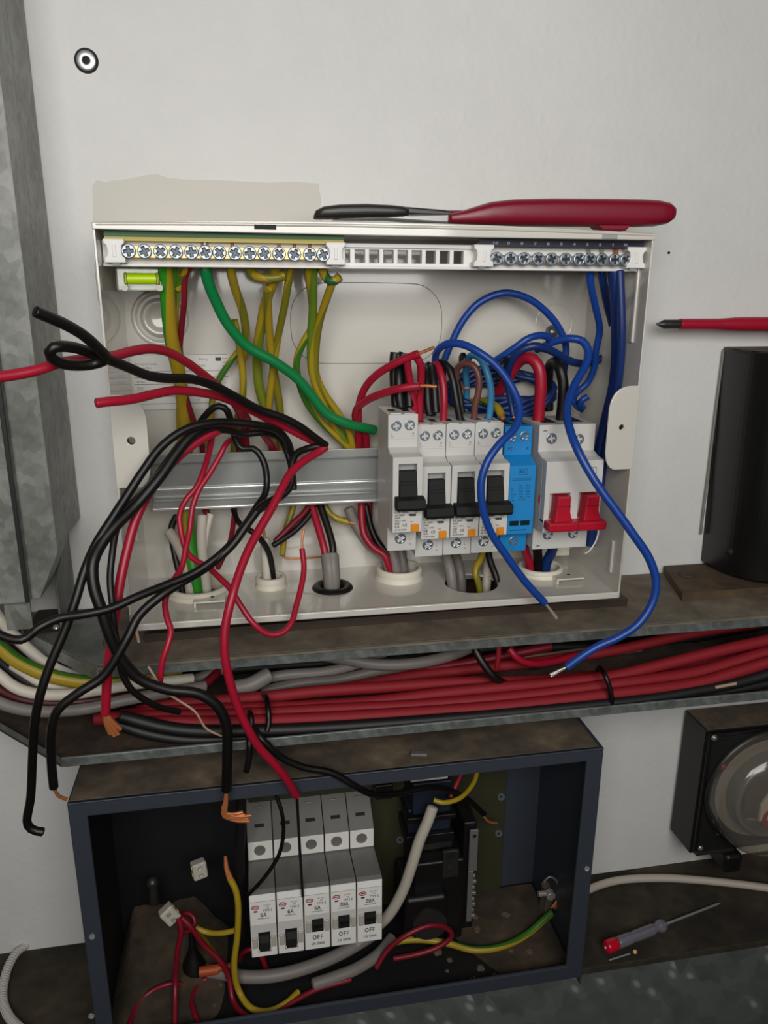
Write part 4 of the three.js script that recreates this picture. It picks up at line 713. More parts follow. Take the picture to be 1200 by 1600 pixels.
// wires on top of the breakers
const folded = (x0, x1, top, bot, n, z) => { const l = []; for (let k = 0; k < n; k++) { const x = x0 + (x1 - x0) * k / (n - 1); const a = [x, bot, z + 2 * (k % 2)], m = [x - 3, (top + bot) / 2, z - 4 + 3 * (k % 2)], b = [x * .75 + (x0 + x1) / 8 - 5, top + 5 + 4 * (k % 3), z - 8]; l.push(...(k % 2 ? [b, m, a] : [a, m, b])); if (k < n - 1) { const xm = x + (x1 - x0) / (n - 1) / 2; l.push([k % 2 ? xm : xm - 4, k % 2 ? bot + 5 : top, k % 2 ? z + 2 : z - 8]); } } return l; };
wire('black_wire', 'bundle of folded black wire standing on top of the raised breaker', M.black, 3.0, folded(619, 640, 549, 634, 4, 46), { cat: 'wire bundle' });
wire('black_wire', 'bundle of folded black wire standing left of the single red wire', M.black, 2.6, folded(665, 681, 566, 644, 4, 46), { cat: 'wire bundle' });
wire('red_wire', 'red wire bowing up left of the breakers to a bare copper end at the top', M.red, 2.4, [[560, 700, 10], [561, 680, 14], [560, 660, 20], [561, 632, 28], [571, 605, 36], [588, 586, 44], [615, 569, 52], [640, 558, 57], [653, 553, 60]], { tip: { pts: [[653, 553, 60], [666, 548, 62], [678, 543, 64]], r: 1 } });
wire('red_wire', 'red wire running nearly level to a bare copper end above the raised breaker', M.red, 2.4, [[573, 702, 10], [570, 675, 16], [556, 655, 22], [557, 640, 28], [574, 625, 38], [597, 615, 48], [625, 607, 56], [655, 603, 60]], { tip: { pts: [[655, 603, 60], [668, 603, 62], [682, 604, 64]], r: 1 } });
wire('red_wire', 'red wire dropping from the upper bare end into the second breaker, right one', M.red, 2.3, [[648, 556, 57], [656, 566, 56], [658, 590, 52], [656, 620, 48], [656, 656, 46]]);
wire('red_wire', 'red wire dropping from the upper bare end into the second breaker, left one', M.red, 2.2, [[636, 560, 56], [638, 580, 52], [643, 610, 49], [648, 640, 47], [650, 660, 46]]);
wire('red_wire', 'single short red wire curving into the top of the third breaker', M.red, 2.3, [[681, 568, 34], [687, 578, 40], [692, 598, 44], [694, 625, 46], [693, 656, 46]]);
wire('black_wire', 'single black wire leaning into the third breaker top beside the red one', M.black, 2.3, [[676, 574, 26], [686, 566, 32], [699, 572, 38], [707, 592, 42], [713, 625, 45], [719, 656, 46]]);
wire('black_wire', 'second black wire arching behind the leaning one on the third breaker', M.blackOld, 2.1, [[690, 600, 20], [696, 574, 26], [708, 580, 30], [716, 605, 34], [722, 645, 38]]);
wire('brown_wire', 'brown wire looping into the top of the breaker crossed by blue wire', M.brown, 2.1, [[722, 606, 30], [714, 595, 32], [714, 578, 36], [724, 568, 42], [738, 570, 46], [747, 584, 48], [748, 610, 48], [742, 635, 47], [741, 656, 46]], { start: { pts: [[732, 606, 29], [722, 606, 30]], r: .9, m: M.tan } });
wire('light_blue_wire', 'light blue wire arching into the breaker beside the brown loop', M.ltBlue, 2.2, [[728, 640, 16], [729, 605, 18], [728, 575, 24], [736, 555, 34], [750, 560, 42], [761, 582, 47], [767, 607, 48], [767, 630, 47], [764, 655, 46]]);
wire('earth_wire', 'short green yellow wire with cut copper face above the bright blue module', M.yg, 2.5, [[735, 629, 18], [752, 627, 24], [766, 630, 32], [778, 638, 40], [784, 650, 44]], { phase: .1, turns: .3, tip: { pts: [[784, 650, 44], [786, 655, 45.4]], r: 1.9 } });
wire('dark_blue_wire', 'thin dark blue wire with cut copper face standing on the bright blue module', M.blueDark, 1.9, [[790, 590, 34], [795, 615, 40], [799, 635, 44], [802, 650, 46]], { tip: { pts: [[802, 650, 46], [803, 653, 46.4]], r: 1.2 } });
wire('red_wire', 'thick red tail arching into the top left of the main switch', M.red, 3.8, [[773, 622, 14], [784, 606, 18], [798, 582, 24], [813, 563, 32], [829, 560, 40], [841, 572, 44], [845, 600, 45], [843, 630, 44], [841, 660, 43]]);
wire('black_wire', 'thick black tail arching into the top right of the main switch', M.black, 3.4, [[857, 640, 16], [856, 600, 18], [858, 575, 24], [866, 566, 34], [875, 576, 42], [880, 600, 44], [879, 630, 44], [876, 658, 43]]);
// blue wires
{
  const l = []; for (let k = 0; k <= 64; k++) { const a = k / 64 * Math.PI * 2 * 5.5, s = k / 64; l.push(at(782 + 84 * Math.cos(a), 612 + 34 * Math.sin(a) * (.5 + .5 * s) + 8 * Math.sin(k * 1.7), 12 + 9 * Math.sin(a + .6) + s * 5)); }
  const t = thing('blue_wire', 'flat coil of dark blue wire lying behind the tops of the breakers', 'wire coil');
  mesh('coil', tubeG(l, 2.2, { n: 300 }).g, M.blueDark, t);
  settle(t);
}
const tie = (label, pts, r = 1.8) => solo('cable_tie', label, 'cable tie', tubeG(pts.map(([x, y, z]) => at(x, y, z)), r, { sides: 6 }).g, M.black);
tie('black cable tie around the blue coil above the brown loop', [[722, 566, 10], [722, 558, 20], [724, 556, 28], [727, 570, 30]], 2.2);
tie('black cable tie around the blue coil above the bright blue module', [[778, 590, 34], [784, 572, 36], [790, 562, 30], [786, 556, 20]], 2.4);
const FER = (pts) => ({ pts, r: .75, m: M.tin, label: 'bright tinned wire end', strands: [[-1.5, -1], [1.5, 0], [0, 2]] });
wire('blue_wire', 'blue wire looping forward down across the breaker front to a tinned end on the left', M.blue, 2.3, [[684, 590, 22], [680, 565, 32], [684, 547, 42], [700, 537, 50], [722, 538, 56], [746, 549, 62], [772, 568, 67], [792, 592, 72], [806, 618, 77], [812, 642, 82], [805, 668, 88], [782, 692, 93], [762, 720, 96], [752, 752, 97], [754, 792, 97], [767, 832, 96], [791, 868, 96], [820, 908, 96], [851, 942, 96]], { tip: FER([[851, 942, 96], [860, 953, 96], [869, 965, 96]]) });
wire('blue_wire', 'blue wire in a wide high arch over the back panel', M.blue, 2.3, [[686, 590, 14], [694, 563, 16], [707, 532, 18], [724, 500, 20], [749, 473, 22], [787, 458, 24], [824, 466, 24], [855, 489, 22], [874, 514, 20], [884, 540, 18], [883, 565, 16], [880, 590, 14]]);
wire('blue_wire', 'blue wire rising from the coil to a small hooked loop beside the round head screw', M.blue, 2.3, [[770, 566, 22], [787, 555, 28], [805, 543, 32], [825, 529, 34], [845, 524, 32], [857, 528, 28], [857, 538, 24], [846, 546, 20]]);
wire('blue_wire', 'blue wire hanging forward over the main switch to a tinned end over the red cables', M.blue, 2.5, [[838, 546, 18], [848, 542, 22], [868, 533, 28], [891, 529, 34], [910, 533, 38], [919, 548, 42], [917, 566, 46], [905, 588, 52], [893, 612, 60], [886, 640, 70], [890, 670, 82], [904, 706, 92], [923, 741, 98], [942, 770, 102], [965, 801, 106], [990, 836, 110], [1014, 872, 113], [1025, 908, 115], [1020, 940, 116], [998, 974, 117], [966, 996, 117], [936, 1009, 116], [908, 1026, 115], [886, 1042, 114]], { tip: FER([[886, 1042, 114], [874, 1048, 114], [861, 1055, 114]]) });
wire('blue_wire', 'blue wire arching low over the thick red tail towards the right side', M.blueDark, 2.5, [[792, 600, 24], [795, 574, 30], [808, 552, 36], [832, 541, 40], [856, 546, 38], [876, 556, 34], [896, 566, 30], [918, 568, 28], [938, 561, 28], [952, 548, 28], [958, 530, 30]]);
wire('blue_wire', 'blue wire from the neutral bar ending in a knot behind the main switch, leftmost there', M.blue, 2.2, [[921, 420, 60], [923, 445, 57], [931, 482, 50], [937, 516, 42], [931, 548, 38], [929, 572, 34], [918, 598, 30], [903, 612, 28], [896, 622, 26], [903, 636, 26], [912, 640, 27], [906, 628, 32], [918, 620, 34]], { start: { pts: [[919, 384, 68], [920, 400, 66], [921, 420, 60]], r: 1.3, m: M.tin } });
wire('blue_wire', 'blue wire from the neutral bar tucked behind the thickest blue one', M.blueDark, 2.6, [[940, 424, 58], [943, 444, 54], [949, 476, 44], [957, 508, 36], [960, 545, 30]], { start: { pts: [[940, 382, 68], [940, 400, 66], [940, 424, 58]], r: 1.4, m: M.tin } });
wire('blue_wire', 'thickest blue wire running from the neutral bar down the right inner wall', M.blueDark, 4.0, [[960, 424, 65], [962, 450, 64], [965, 505, 61], [965, 560, 57], [960, 605, 53], [948, 656, 47], [937, 710, 44], [930, 780, 42], [922, 850, 40]], { start: { pts: [[962, 384, 68], [962, 400, 66], [961, 424, 60]], r: 1.7 } });
wire('blue_wire', 'second thick blue wire close beside the thickest on the right inner wall', M.blueDark, 2.6, [[968, 424, 68], [970, 470, 69], [971, 520, 69], [968, 580, 65], [958, 640, 56], [946, 700, 50], [938, 760, 48]]);
// ---------------------------------------------------------------- red and black wires pulled out on the left
wire('red_wire', 'long red wire entering at the left edge and arching into the enclosure', M.red, 2.35, [[-20, 591, 165], [20, 586, 160], [60, 578, 155], [90, 568, 150], [130, 562, 142], [175, 557, 130], [205, 549, 118], [235, 545, 106], [262, 550, 94], [290, 565, 82], [320, 587, 68], [348, 610, 54], [366, 630, 40], [378, 655, 26], [384, 690, 12], [386, 730, 8]]);
wire('red_wire', 'red wire ending in a point left of the enclosure above the tab', M.red, 2.35, [[151, 630, 128], [165, 628, 126], [205, 624, 118], [240, 616, 108], [275, 610, 98], [310, 613, 88], [345, 620, 76], [378, 634, 66], [410, 650, 60], [440, 664, 56], [470, 680, 53], [494, 692, 51], [508, 698, 50]]);
wire('black_wire', 'black wire with free end pointing up left and folded loop left of the enclosure', M.black, 2.35, [[56, 487, 182], [80, 497, 178], [106, 509, 172], [132, 525, 164], [154, 545, 156], [166, 560, 150], [150, 568, 148], [122, 571, 152], [94, 567, 158], [77, 555, 162], [84, 543, 164], [110, 542, 158], [142, 551, 150], [170, 562, 142], [200, 574, 132], [232, 587, 120], [262, 591, 110], [298, 592, 100], [335, 603, 90], [372, 622, 80], [405, 640, 73], [440, 652, 68], [468, 666, 64], [490, 682, 60], [509, 696, 56]]);
wire('red_wire', 'long red wire crossing the rail and hanging down over the tray into the fuse box', M.red, 2.4, [[509, 698, 56], [498, 706, 58], [478, 718, 64], [455, 738, 72], [440, 764, 80], [424, 795, 88], [405, 828, 96], [388, 860, 104], [374, 895, 112], [362, 935, 120], [352, 980, 124], [351, 1020, 126], [358, 1060, 126], [372, 1105, 124], [388, 1140, 122], [405, 1168, 119], [428, 1193, 116], [448, 1218, 112], [463, 1243, 106]]);
wire('black_wire', 'black wire bent back sharply over the rail to hang left below', M.black, 2.2, [[507, 695, 54], [480, 701, 56], [463, 709, 60], [456, 725, 64], [456, 750, 68], [448, 768, 72], [428, 780, 76], [408, 792, 82], [392, 812, 88], [372, 838, 94], [340, 870, 102], [302, 896, 108], [262, 913, 114], [215, 932, 122], [172, 951, 128], [130, 960, 132], [92, 966, 136], [62, 980, 140], [36, 999, 142], [12, 997, 144], [-20, 982, 146]]);
wire('black_wire', 'black wire arching high over the rail then hanging to a bent end at lower left', M.black, 2.3, [[398, 800, 62], [424, 785, 54], [447, 768, 47], [456, 742, 44], [456, 722, 44], [450, 692, 50], [432, 672, 58], [400, 664, 66], [360, 660, 72], [328, 661, 78], [290, 671, 84], [252, 698, 90], [224, 735, 96], [196, 778, 102], [172, 815, 108], [150, 850, 114], [132, 892, 120], [118, 938, 126], [100, 988, 130], [78, 1040, 134], [63, 1085, 136], [54, 1130, 134], [51, 1180, 130], [48, 1245, 126], [43, 1288, 124], [52, 1297, 124], [67, 1300, 124]]);
wire('black_wire', 'thick black wire hanging in front of the tray to a bunch of copper strands', M.black, 3.0, [[330, 664, 70], [300, 680, 78], [278, 705, 84], [250, 745, 92], [212, 790, 100], [180, 822, 108], [158, 850, 114], [145, 880, 120], [147, 918, 124], [158, 952, 126], [173, 997, 126], [190, 1030, 124], [217, 1060, 122], [260, 1077, 120], [310, 1084, 118], [340, 1104, 117], [354, 1135, 116], [355, 1180, 114], [354, 1234, 110]], { tip: { pts: [[354, 1234, 110], [352, 1258, 110], [350, 1272, 110], [366, 1278, 110], [385, 1277, 109]], r: 1.05, strands: [[-6, -8], [-3, -4], [2, 2], [4, 6], [0, 0], [7, -3], [-5, 3]] } });
wire('black_wire', 'black wire crossing low on the left to a short copper end near the fuse box', M.black, 2.4, [[400, 800, 90], [384, 822, 94], [364, 850, 98], [326, 884, 104], [282, 911, 110], [250, 932, 116], [217, 962, 120], [200, 995, 124], [186, 1020, 126], [160, 1058, 128], [122, 1083, 130], [90, 1110, 131], [80, 1145, 130], [81, 1200, 126], [84, 1230, 124]], { tip: { pts: [[84, 1230, 124], [92, 1244, 122], [104, 1249, 120]], r: 1 } });
wire('black_wire', 'thin black wire hanging straight beside the thick red one left of the enclosure', M.black, 1.8, [[185, 815, 104], [180, 835, 108], [175, 868, 114], [172, 905, 118], [176, 950, 122], [180, 990, 122], [186, 1025, 122], [190, 1050, 120], [206, 1078, 118], [232, 1097, 114], [252, 1106, 110], [280, 1112, 104]]);
wire('black_wire', 'small black loop standing up above the rail near the printed sticker', M.black, 2.0, [[296, 690, 40], [308, 668, 44], [322, 648, 48], [338, 635, 50], [352, 638, 50], [360, 655, 48], [366, 680, 46], [376, 700, 46], [398, 702, 48], [412, 722, 50], [417, 752, 52], [414, 772, 56], [402, 790, 62], [388, 812, 68], [372, 834, 74]]);
wire('black_wire', 'black wire looping under the rail at the lower left corner', M.black, 1.9, [[363, 780, 12], [365, 795, 16], [370, 812, 24], [382, 824, 34], [396, 832, 38], [410, 846, 36], [421, 866, 32], [426, 895, 29], [427, 930, 28]]);
wire('black_wire', 'lower black strand of the arch over the rail at left', M.black, 2.0, [[459, 764, 50], [457, 738, 48], [448, 705, 46], [436, 684, 48], [410, 676, 54], [380, 678, 58], [352, 672, 64], [318, 674, 70], [286, 690, 76], [262, 720, 80], [236, 756, 86], [205, 788, 94], [182, 812, 102], [165, 838, 108], [140, 876, 116], [124, 920, 122]]);
wire('red_wire', 'thick red wire looping over the rail and down the left side to frayed copper', M.red, 2.6, [[436, 725, 10], [430, 705, 16], [418, 686, 28], [402, 668, 40], [380, 661, 50], [358, 663, 58], [338, 674, 66], [312, 688, 72], [285, 708, 78], [255, 738, 84], [232, 772, 90], [212, 812, 96], [199, 858, 102], [188, 908, 108], [181, 955, 112], [174, 1000, 114], [169, 1040, 114], [166, 1085, 113], [165, 1115, 112]], { tip: { pts: [[165, 1113, 112], [169, 1126, 112], [180, 1142, 111]], r: 1.3, strands: [[-8, 4], [-5, -3], [0, 0], [4, 5], [8, -3], [2, -6], [-2, 7]] } });
wire('red_wire', 'thin red wire crossing the rail and swinging up right to a bare upright end', M.red, 1.75, [[332, 676, 62], [328, 700, 58], [320, 730, 54], [308, 760, 54], [290, 782, 56], [281, 803, 60], [283, 832, 64], [292, 862, 70], [306, 876, 74], [325, 886, 78], [342, 902, 84], [360, 920, 90], [376, 946, 96], [396, 974, 100], [420, 991, 100], [442, 988, 98], [456, 972, 94], [462, 950, 88], [470, 920, 80], [475, 888, 72], [472, 858, 66]], { tip: { pts: [[472, 858, 66], [472, 842, 64], [475, 827, 62]], r: .7 } });
wire('red_wire', 'thin red wire crossing the rail and hanging past the enclosure floor at left', M.red, 1.75, [[376, 678, 14], [366, 684, 28], [353, 694, 44], [342, 715, 48], [326, 742, 52], [311, 765, 56], [301, 792, 60], [296, 830, 66], [290, 858, 72], [284, 886, 78], [268, 912, 86], [258, 940, 92], [261, 966, 98], [267, 985, 102], [262, 1008, 106], [254, 1032, 108], [250, 1066, 108]]);
wire('red_wire', 'dark red wire slanting behind the crossing black wires below the rail', M.redDark, 1.7, [[368, 780, 10], [366, 805, 20], [360, 845, 34], [350, 868, 42], [340, 888, 48]]);
wire('red_wire', 'dark red stub peeking below the rail above the white cable ends', M.redDark, 2.2, [[318, 770, 10], [320, 790, 14], [324, 806, 18]]);
wire('red_wire', 'red wire dropping behind the rail right of the arch', M.redDark, 2.0, [[380, 640, 30], [390, 665, 22], [376, 690, 14], [372, 730, 8]]);
wire('bare_wire', 'thin twisted bare copper wire hanging at the lower left enclosure corner', M.tan, .9, [[204, 962, 90], [210, 978, 92], [214, 990, 94], [217, 1004, 96]]);
wire('bare_wire', 'thin bare copper wire crossing down over the red cables at left', M.tan, .7, [[232, 1042, 112], [258, 1080, 112], [282, 1096, 110], [305, 1112, 110], [322, 1138, 108], [346, 1150, 106]]);
// ---------------------------------------------------------------- cables lying in the tray
const RC = { cat: 'cable' };
wire('red_cable', 'topmost of the thick red cables lying in the tray, passing the black tie', M.redOld, 4.0, [[1240, 990, 76], [1200, 1000, 76], [1127, 1016, 77], [1053, 1034, 78], [950, 1058, 80], [880, 1066, 80], [779, 1075, 80], [687, 1084, 78], [582, 1097, 77], [480, 1104, 76], [365, 1108, 74], [260, 1112, 72], [190, 1118, 70]], RC);
wire('red_cable', 'second thick red cable in the tray, just under the topmost one', M.redOld, 4.0, [[1240, 1012, 82], [1200, 1019, 82], [1090, 1050, 84], [960, 1069, 86], [880, 1080, 86], [773, 1092, 86], [640, 1103, 84], [537, 1108, 82], [425, 1114, 80], [330, 1118, 78], [220, 1120, 76], [150, 1123, 72]], RC);
wire('red_cable', 'lowest thick red cable in front of the bundle in the tray', M.redOld, 4.1, [[1240, 1026, 90], [1200, 1035, 90], [1163, 1046, 90], [1090, 1067, 91], [960, 1084, 92], [880, 1094, 92], [773, 1105, 92], [650, 1114, 90], [537, 1121, 89], [425, 1126, 88], [330, 1129, 86], [250, 1129, 84], [205, 1132, 82]], RC);
wire('red_cable', 'red cable at the back of the bundle, highest on the left of the tray', M.redOld, 3.8, [[1240, 1004, 62], [1100, 1034, 62], [960, 1054, 64], [827, 1064, 68], [720, 1066, 68], [594, 1074, 68], [500, 1080, 68], [425, 1088, 68], [350, 1094, 68], [270, 1100, 68], [215, 1112, 68]], RC);
wire('red_cable', 'red cable low at the back of the tray behind the hanging blue end', M.redOld, 3.8, [[1180, 975, 36], [1080, 990, 36], [965, 1015, 38], [870, 1030, 40], [740, 1046, 42], [640, 1058, 44], [520, 1078, 48]], RC);
wire('red_cable', 'dark red cable at the back just above the others in mid tray', M.redDark, 3.4, [[860, 1010, 34], [740, 1034, 34], [660, 1048, 36], [580, 1066, 40], [460, 1094, 48]], RC);
wire('red_cable', 'red cable slanting up left under the shelf lip', M.redDark, 2.8, [[345, 1044, 40], [330, 1060, 50], [308, 1080, 58], [280, 1098, 62]], RC);
wire('black_cable', 'upper black cable lying below the red cables in the tray', M.blackOld, 3.9, [[1240, 1040, 94], [1163, 1064, 94], [1050, 1086, 95], [960, 1098, 96], [760, 1118, 96], [600, 1131, 95], [420, 1141, 94], [280, 1140, 92], [190, 1120, 88]], RC);
wire('black_cable', 'lower black cable behind the tray lip', M.blackOld, 3.6, [[1240, 1060, 92], [1160, 1075, 92], [1050, 1094, 92], [900, 1110, 92], [760, 1124, 92], [600, 1138, 92], [420, 1150, 92], [300, 1156, 90], [230, 1146, 88], [180, 1130, 86]], RC);
wire('black_cable', 'black cable across the back right of the tray under the shelf', M.blackOld, 4.0, [[1240, 968, 20], [1150, 984, 18], [1060, 1000, 16], [950, 1010, 14], [800, 1012, 12], [600, 1030, 10], [300, 1050, 10]], RC);
wire('black_cable', 'black cable low at the back right end of the tray', M.blackOld, 4.0, [[1240, 1010, 56], [1150, 1030, 56], [1060, 1050, 58], [1000, 1062, 62]], RC);
wire('bare_wire', 'short bright bare strip lying on the black cable at the right of the tray', M.tan, 1.1, [[1118, 1074, 99], [1134, 1071, 99], [1150, 1068, 99]]);
wire('grey_cable', 'long sagging grey cable under the shelf lip in mid tray', M.greyW, 4.0, [[480, 1020, 34], [530, 1028, 38], [590, 1038, 42], [650, 1036, 42], [710, 1022, 36], [750, 1004, 28]], RC);
wire('grey_cable', 'grey cable curving behind the sagging one, left of mid tray', M.greyW, 3.6, [[400, 1062, 40], [450, 1054, 40], [505, 1050, 38], [550, 1040, 34], [600, 1020, 26]], RC);
wire('grey_cable', 'lower grey cable disappearing behind the red bundle in mid tray', std('#655f59', .5), 3.8, [[410, 1080, 44], [470, 1068, 44], [530, 1062, 42], [590, 1048, 38], [640, 1040, 34]], RC);
wire('grey_cable', 'short stiff grey cable end slanting under the shelf lip left of middle', M.greyW, 5.2, [[365, 1076, 58], [392, 1070, 58], [420, 1054, 54]], RC);
wire('grey_cable', 'grey cable at the upper left under the shelf lip', M.greyW, 3.4, [[250, 1078, 54], [290, 1066, 50], [330, 1052, 44], [370, 1036, 36]], RC);
wire('brown_cable', 'old beige cable at the back of the tray right of middle', M.tan, 2.8, [[760, 1030, 24], [800, 1030, 26], [850, 1026, 26], [910, 1018, 22], [980, 1012, 18]], RC);
wire('brown_cable', 'old dull brown cable below the beige one at the back of the tray', std('#6e4f48', .55), 2.8, [[750, 1046, 32], [800, 1044, 34], [860, 1040, 34], [920, 1030, 30], [1000, 1016, 24]], RC);
wire('red_wire', 'bright red hooked wire end under the shelf lip right of middle', M.red, 2.6, [[796, 1014, 54], [804, 1024, 56], [816, 1033, 56], [835, 1037, 54], [862, 1034, 48], [900, 1024, 40]]);
wire('red_wire', 'short upright red wire under the shelf lip beside the black one', M.redOld, 1.8, [[779, 1006, 62], [779, 1020, 63], [776, 1044, 62]]);
wire('black_wire', 'black wire dropping steeply under the shelf lip in mid tray', M.black, 2.7, [[738, 1004, 70], [745, 1020, 74], [757, 1040, 78], [772, 1058, 80], [790, 1070, 76]]);
tie('black cable tie around the red bundle near the hanging blue end', [[934, 1046, 70], [938, 1044, 84], [946, 1056, 96], [953, 1076, 99], [956, 1096, 99], [950, 1106, 92]], 1.7);
tie('black cable tie around the red bundle left of the long hanging red wire', [[410, 1086, 66], [416, 1090, 80], [419, 1108, 91], [420, 1130, 95], [417, 1142, 97]], 1.7);
tie('second black cable tie close to the long hanging red wire', [[390, 1112, 80], [392, 1118, 90], [393, 1134, 94], [391, 1146, 98]], 1.7);
wire('black_wire', 'short black wire tail hanging over the tray lip above the copper bunch', M.black, 1.9, [[388, 1140, 100], [390, 1160, 108], [389, 1184, 109], [385, 1205, 108]]);
// cables curving in from the left
wire('white_cable', 'upper cream cable curving in from the left edge below the post', M.whiteW, 3.6, [[-130, 808, 12], [-75, 873, 18], [-30, 918, 30], [0, 966, 40], [16, 986, 46], [44, 1014, 54], [74, 1038, 60], [110, 1054, 60], [160, 1064, 56], [230, 1072, 50]], RC);
wire('earth_cable', 'thick green and yellow earth cable curving in from the left edge', M.yg, 4.0, [[-130, 880, 36], [-75, 945, 48], [-30, 990, 60], [0, 1012, 66], [22, 1030, 70], [62, 1050, 74], [106, 1062, 76], [145, 1066, 76], [210, 1062, 68], [280, 1050, 54]], { cat: 'cable', turns: 0, phase: .38 });
wire('black_cable', 'thick black cable between the earth cable and the cream cable at left', M.blackOld, 4.4, [[-130, 900, 30], [-75, 965, 42], [-30, 1010, 54], [0, 1034, 58], [24, 1054, 62], [58, 1074, 66], [110, 1086, 66], [180, 1082, 62], [260, 1080, 58]], RC);
wire('white_cable', 'middle cream cable curving in just below the earth cable', M.whiteW, 3.0, [[20, 1040, 62], [40, 1052, 66], [66, 1068, 70], [100, 1076, 70], [160, 1074, 66], [240, 1066, 58]], RC);
wire('white_cable', 'lower cream cable making the widest curve at the left', M.whiteW, 3.3, [[-130, 920, 48], [-75, 985, 60], [-30, 1030, 72], [0, 1056, 76], [24, 1074, 80], [56, 1084, 82], [108, 1085, 82], [162, 1077, 80], [220, 1068, 72], [300, 1060, 60]], RC);
wire('brown_cable', 'dark maroon cable just below the lowest cream cable at left', M.maroon, 2.8, [[-130, 946, 44], [-75, 1011, 56], [-30, 1056, 68], [0, 1078, 72], [32, 1092, 76], [76, 1098, 78], [130, 1096, 78], [200, 1088, 72], [260, 1090, 66]], RC);
wire('grey_cable', 'grey cable with the lowest curve at the left end of the tray', M.greyW, 3.4, [[-130, 972, 54], [-75, 1037, 66], [-30, 1082, 78], [0, 1098, 82], [24, 1106, 84], [65, 1112, 86], [130, 1108, 86], [195, 1094, 82], [250, 1084, 76], [320, 1072, 66]], RC);
// ---------------------------------------------------------------- wires in the old fuse box
wire('black_wire', 'long black wire draped from the tray across the fuse box top to its right side', M.black, 2.1, [[398, 1140, 104], [406, 1152, 109], [418, 1164, 110], [440, 1184, 108], [474, 1199, 106], [519, 1208, 104], [554, 1228, 103], [582, 1241, 96], [620, 1240, 84], [669, 1231, 72], [705, 1236, 60], [732, 1250, 50], [756, 1272, 40]]);
wire('white_cable', 'white cable sweeping down beside the old breakers in the fuse box', M.cable, 4.0, [[676, 1262, 56], [668, 1284, 58], [656, 1312, 60], [644, 1350, 62], [630, 1390, 62], [610, 1426, 60], [588, 1448, 56], [560, 1470, 50]], { cat: 'cable', floor: -284 });
wire('earth_wire', 'short yellow earth wire wrapped round the top of the white cable', M.yg, 1.7, [[678, 1250, 62], [690, 1254, 64], [706, 1252, 63], [720, 1246, 60], [734, 1232, 52], [743, 1216, 44], [746, 1200, 38]], { b: YEL, floor: -284 });
wire('red_wire', 'short red wire standing above the white cable in the fuse box', M.redDark, 2.0, [[704, 1246, 52], [712, 1228, 48], [722, 1206, 42]], { floor: -284 });
wire('grey_cable', 'grey cable running level below the old breakers', M.greyW, 4.6, [[580, 1462, 44], [540, 1486, 46], [490, 1508, 50], [430, 1524, 54], [380, 1526, 54], [345, 1520, 50], [322, 1516, 46]], { cat: 'cable', floor: -284 });
wire('grey_cable', 'second grey cable below the level one in the fuse box', M.greyW, 4.2, [[612, 1466, 48], [590, 1492, 54], [556, 1514, 58], [520, 1528, 60], [490, 1538, 60]], { cat: 'cable', floor: -284 });
wire('earth_wire', 'green yellow earth wire running right to the earth bolt in the fuse box', M.yg, 2.5, [[600, 1478, 46], [625, 1470, 50], [660, 1468, 52], [700, 1474, 54], [740, 1484, 55], [780, 1480, 55], [820, 1462, 54], [862, 1426, 52]], { turns: .4, phase: .35, floor: -284 });
wire('red_wire', 'red wire looping to the right below the white cable', M.redDark, 1.9, [[588, 1512, 64], [606, 1484, 66], [637, 1460, 66], [672, 1446, 64], [698, 1450, 62], [706, 1462, 62], [686, 1479, 62], [655, 1490, 62], [615, 1498, 58]], { floor: -284 });
wire('yellow_wire', 'long yellow wire hanging in a deep curve left of the old breakers', M.yellow, 2.2, [[360, 1374, 66], [368, 1390, 68], [372, 1412, 70], [371, 1460, 72], [366, 1510, 74], [374, 1550, 76], [394, 1576, 77], [420, 1580, 76], [446, 1568, 74], [466, 1550, 70]], { start: { pts: [[352, 1338, 60], [354, 1356, 63], [360, 1374, 66]], r: 1.1, strands: [[-3, 0], [0, 0], [3, 1]] }, floor: -284 });
wire('yellow_wire', 'short level yellow wire joining the long yellow one', M.yellow, 1.9, [[306, 1450, 60], [325, 1457, 62], [346, 1458, 66], [366, 1454, 68]], { floor: -284 });
wire('yellow_wire', 'short dim yellow wire slanting below the level yellow wire', std('#7d6a18', .5), 1.9, [[310, 1458, 58], [322, 1472, 56], [338, 1492, 52]], { floor: -284 });
wire('red_wire', 'red wire hanging straight down from the clear connector block', M.redDark, 1.9, [[278, 1434, 64], [283, 1450, 66], [277, 1490, 68], [274, 1540, 70], [273, 1620, 72]], { floor: -284 });
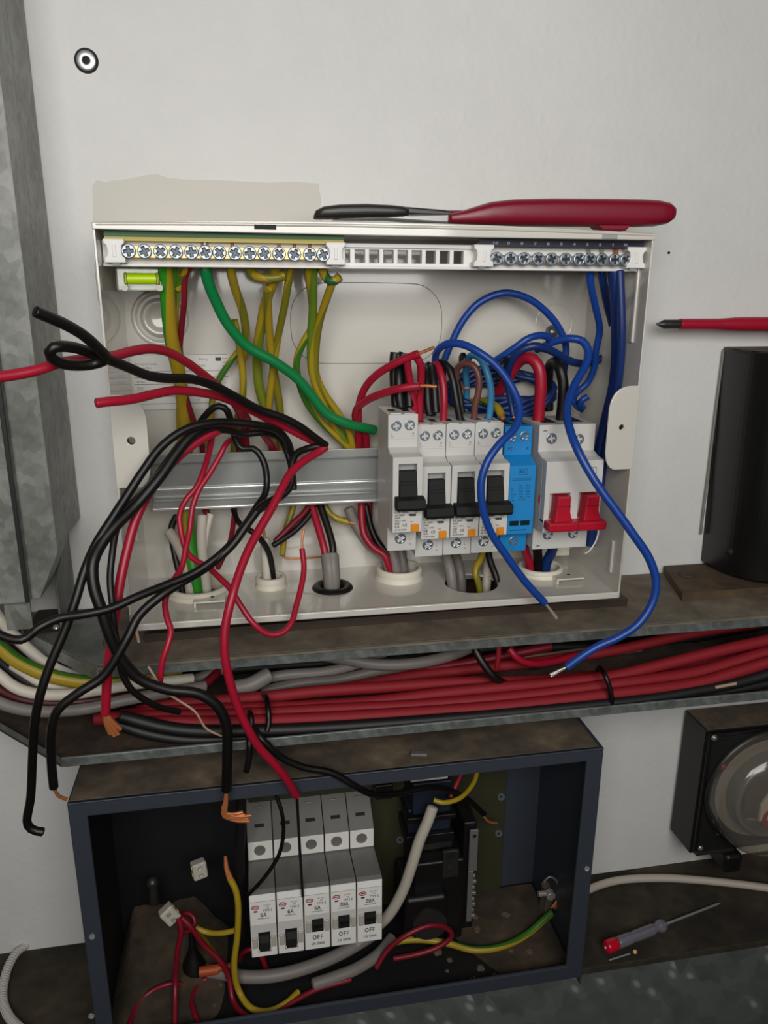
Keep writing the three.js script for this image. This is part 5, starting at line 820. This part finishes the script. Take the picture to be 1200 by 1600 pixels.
wire('red_wire', 'red wire curving under the long yellow wire at the bottom', M.redDark, 1.9, [[284, 1434, 64], [298, 1448, 66], [318, 1476, 66], [346, 1504, 68], [358, 1530, 70], [364, 1562, 72], [382, 1586, 74], [408, 1592, 74], [450, 1570, 70], [490, 1548, 66], [548, 1530, 60]], { floor: -284 });
wire('red_wire', 'red wire slanting to the lower left corner of the fuse box', M.redDark, 1.8, [[322, 1530, 58], [296, 1538, 60], [266, 1537, 62], [232, 1552, 64], [212, 1575, 66], [200, 1610, 68]], { floor: -284 });
wire('red_wire', 'red wire dropping below the black rubber boot', M.redDark, 1.9, [[330, 1524, 54], [310, 1540, 60], [300, 1560, 64], [303, 1580, 66], [316, 1612, 68]], { floor: -284 });
wire('red_wire', 'small red loop just under the leftmost old breaker', M.redDark, 1.9, [[374, 1500, 50], [380, 1488, 54], [393, 1483, 56], [408, 1494, 56], [416, 1514, 54]], { floor: -284 });
wire('red_wire', 'tight red wire coil behind the clear connector block', M.redDark, 1.9, [[274, 1440, 52], [284, 1428, 50], [300, 1430, 52], [304, 1444, 56], [292, 1456, 60], [280, 1450, 62]], { floor: -284 });
wire('black_wire', 'thin black wire curving over the two leftmost old breakers', M.black, 1.3, [[432, 1244, 82], [440, 1268, 84], [443, 1300, 84], [436, 1335, 84], [420, 1362, 84], [402, 1384, 83], [388, 1398, 80]], { floor: -284 });
wire('black_wire', 'very thin dark wire hanging straight between second and third old breakers', M.blackOld, .9, [[464, 1244, 94], [467, 1300, 82], [470, 1350, 80], [473, 1400, 79]], { floor: -284 });
wire('black_wire', 'black wire standing upright left of the old breakers behind the copper bunch', M.blackOld, 3.6, [[376, 1222, 60], [377, 1280, 60], [374, 1340, 58], [377, 1400, 56], [378, 1460, 54]], { floor: -284 });
wire('bare_wire', 'short twisted copper pigtail at the right of the olive mounting plate', M.copper, 1.0, [[756, 1276, 30], [764, 1284, 28], [776, 1286, 24]], { floor: -284 });

// every lamp, wall and thing casts and takes shadow
scene.traverse((o) => { if (o.isMesh) { o.castShadow = true; o.receiveShadow = true; } });
renderer.render(scene, camera);
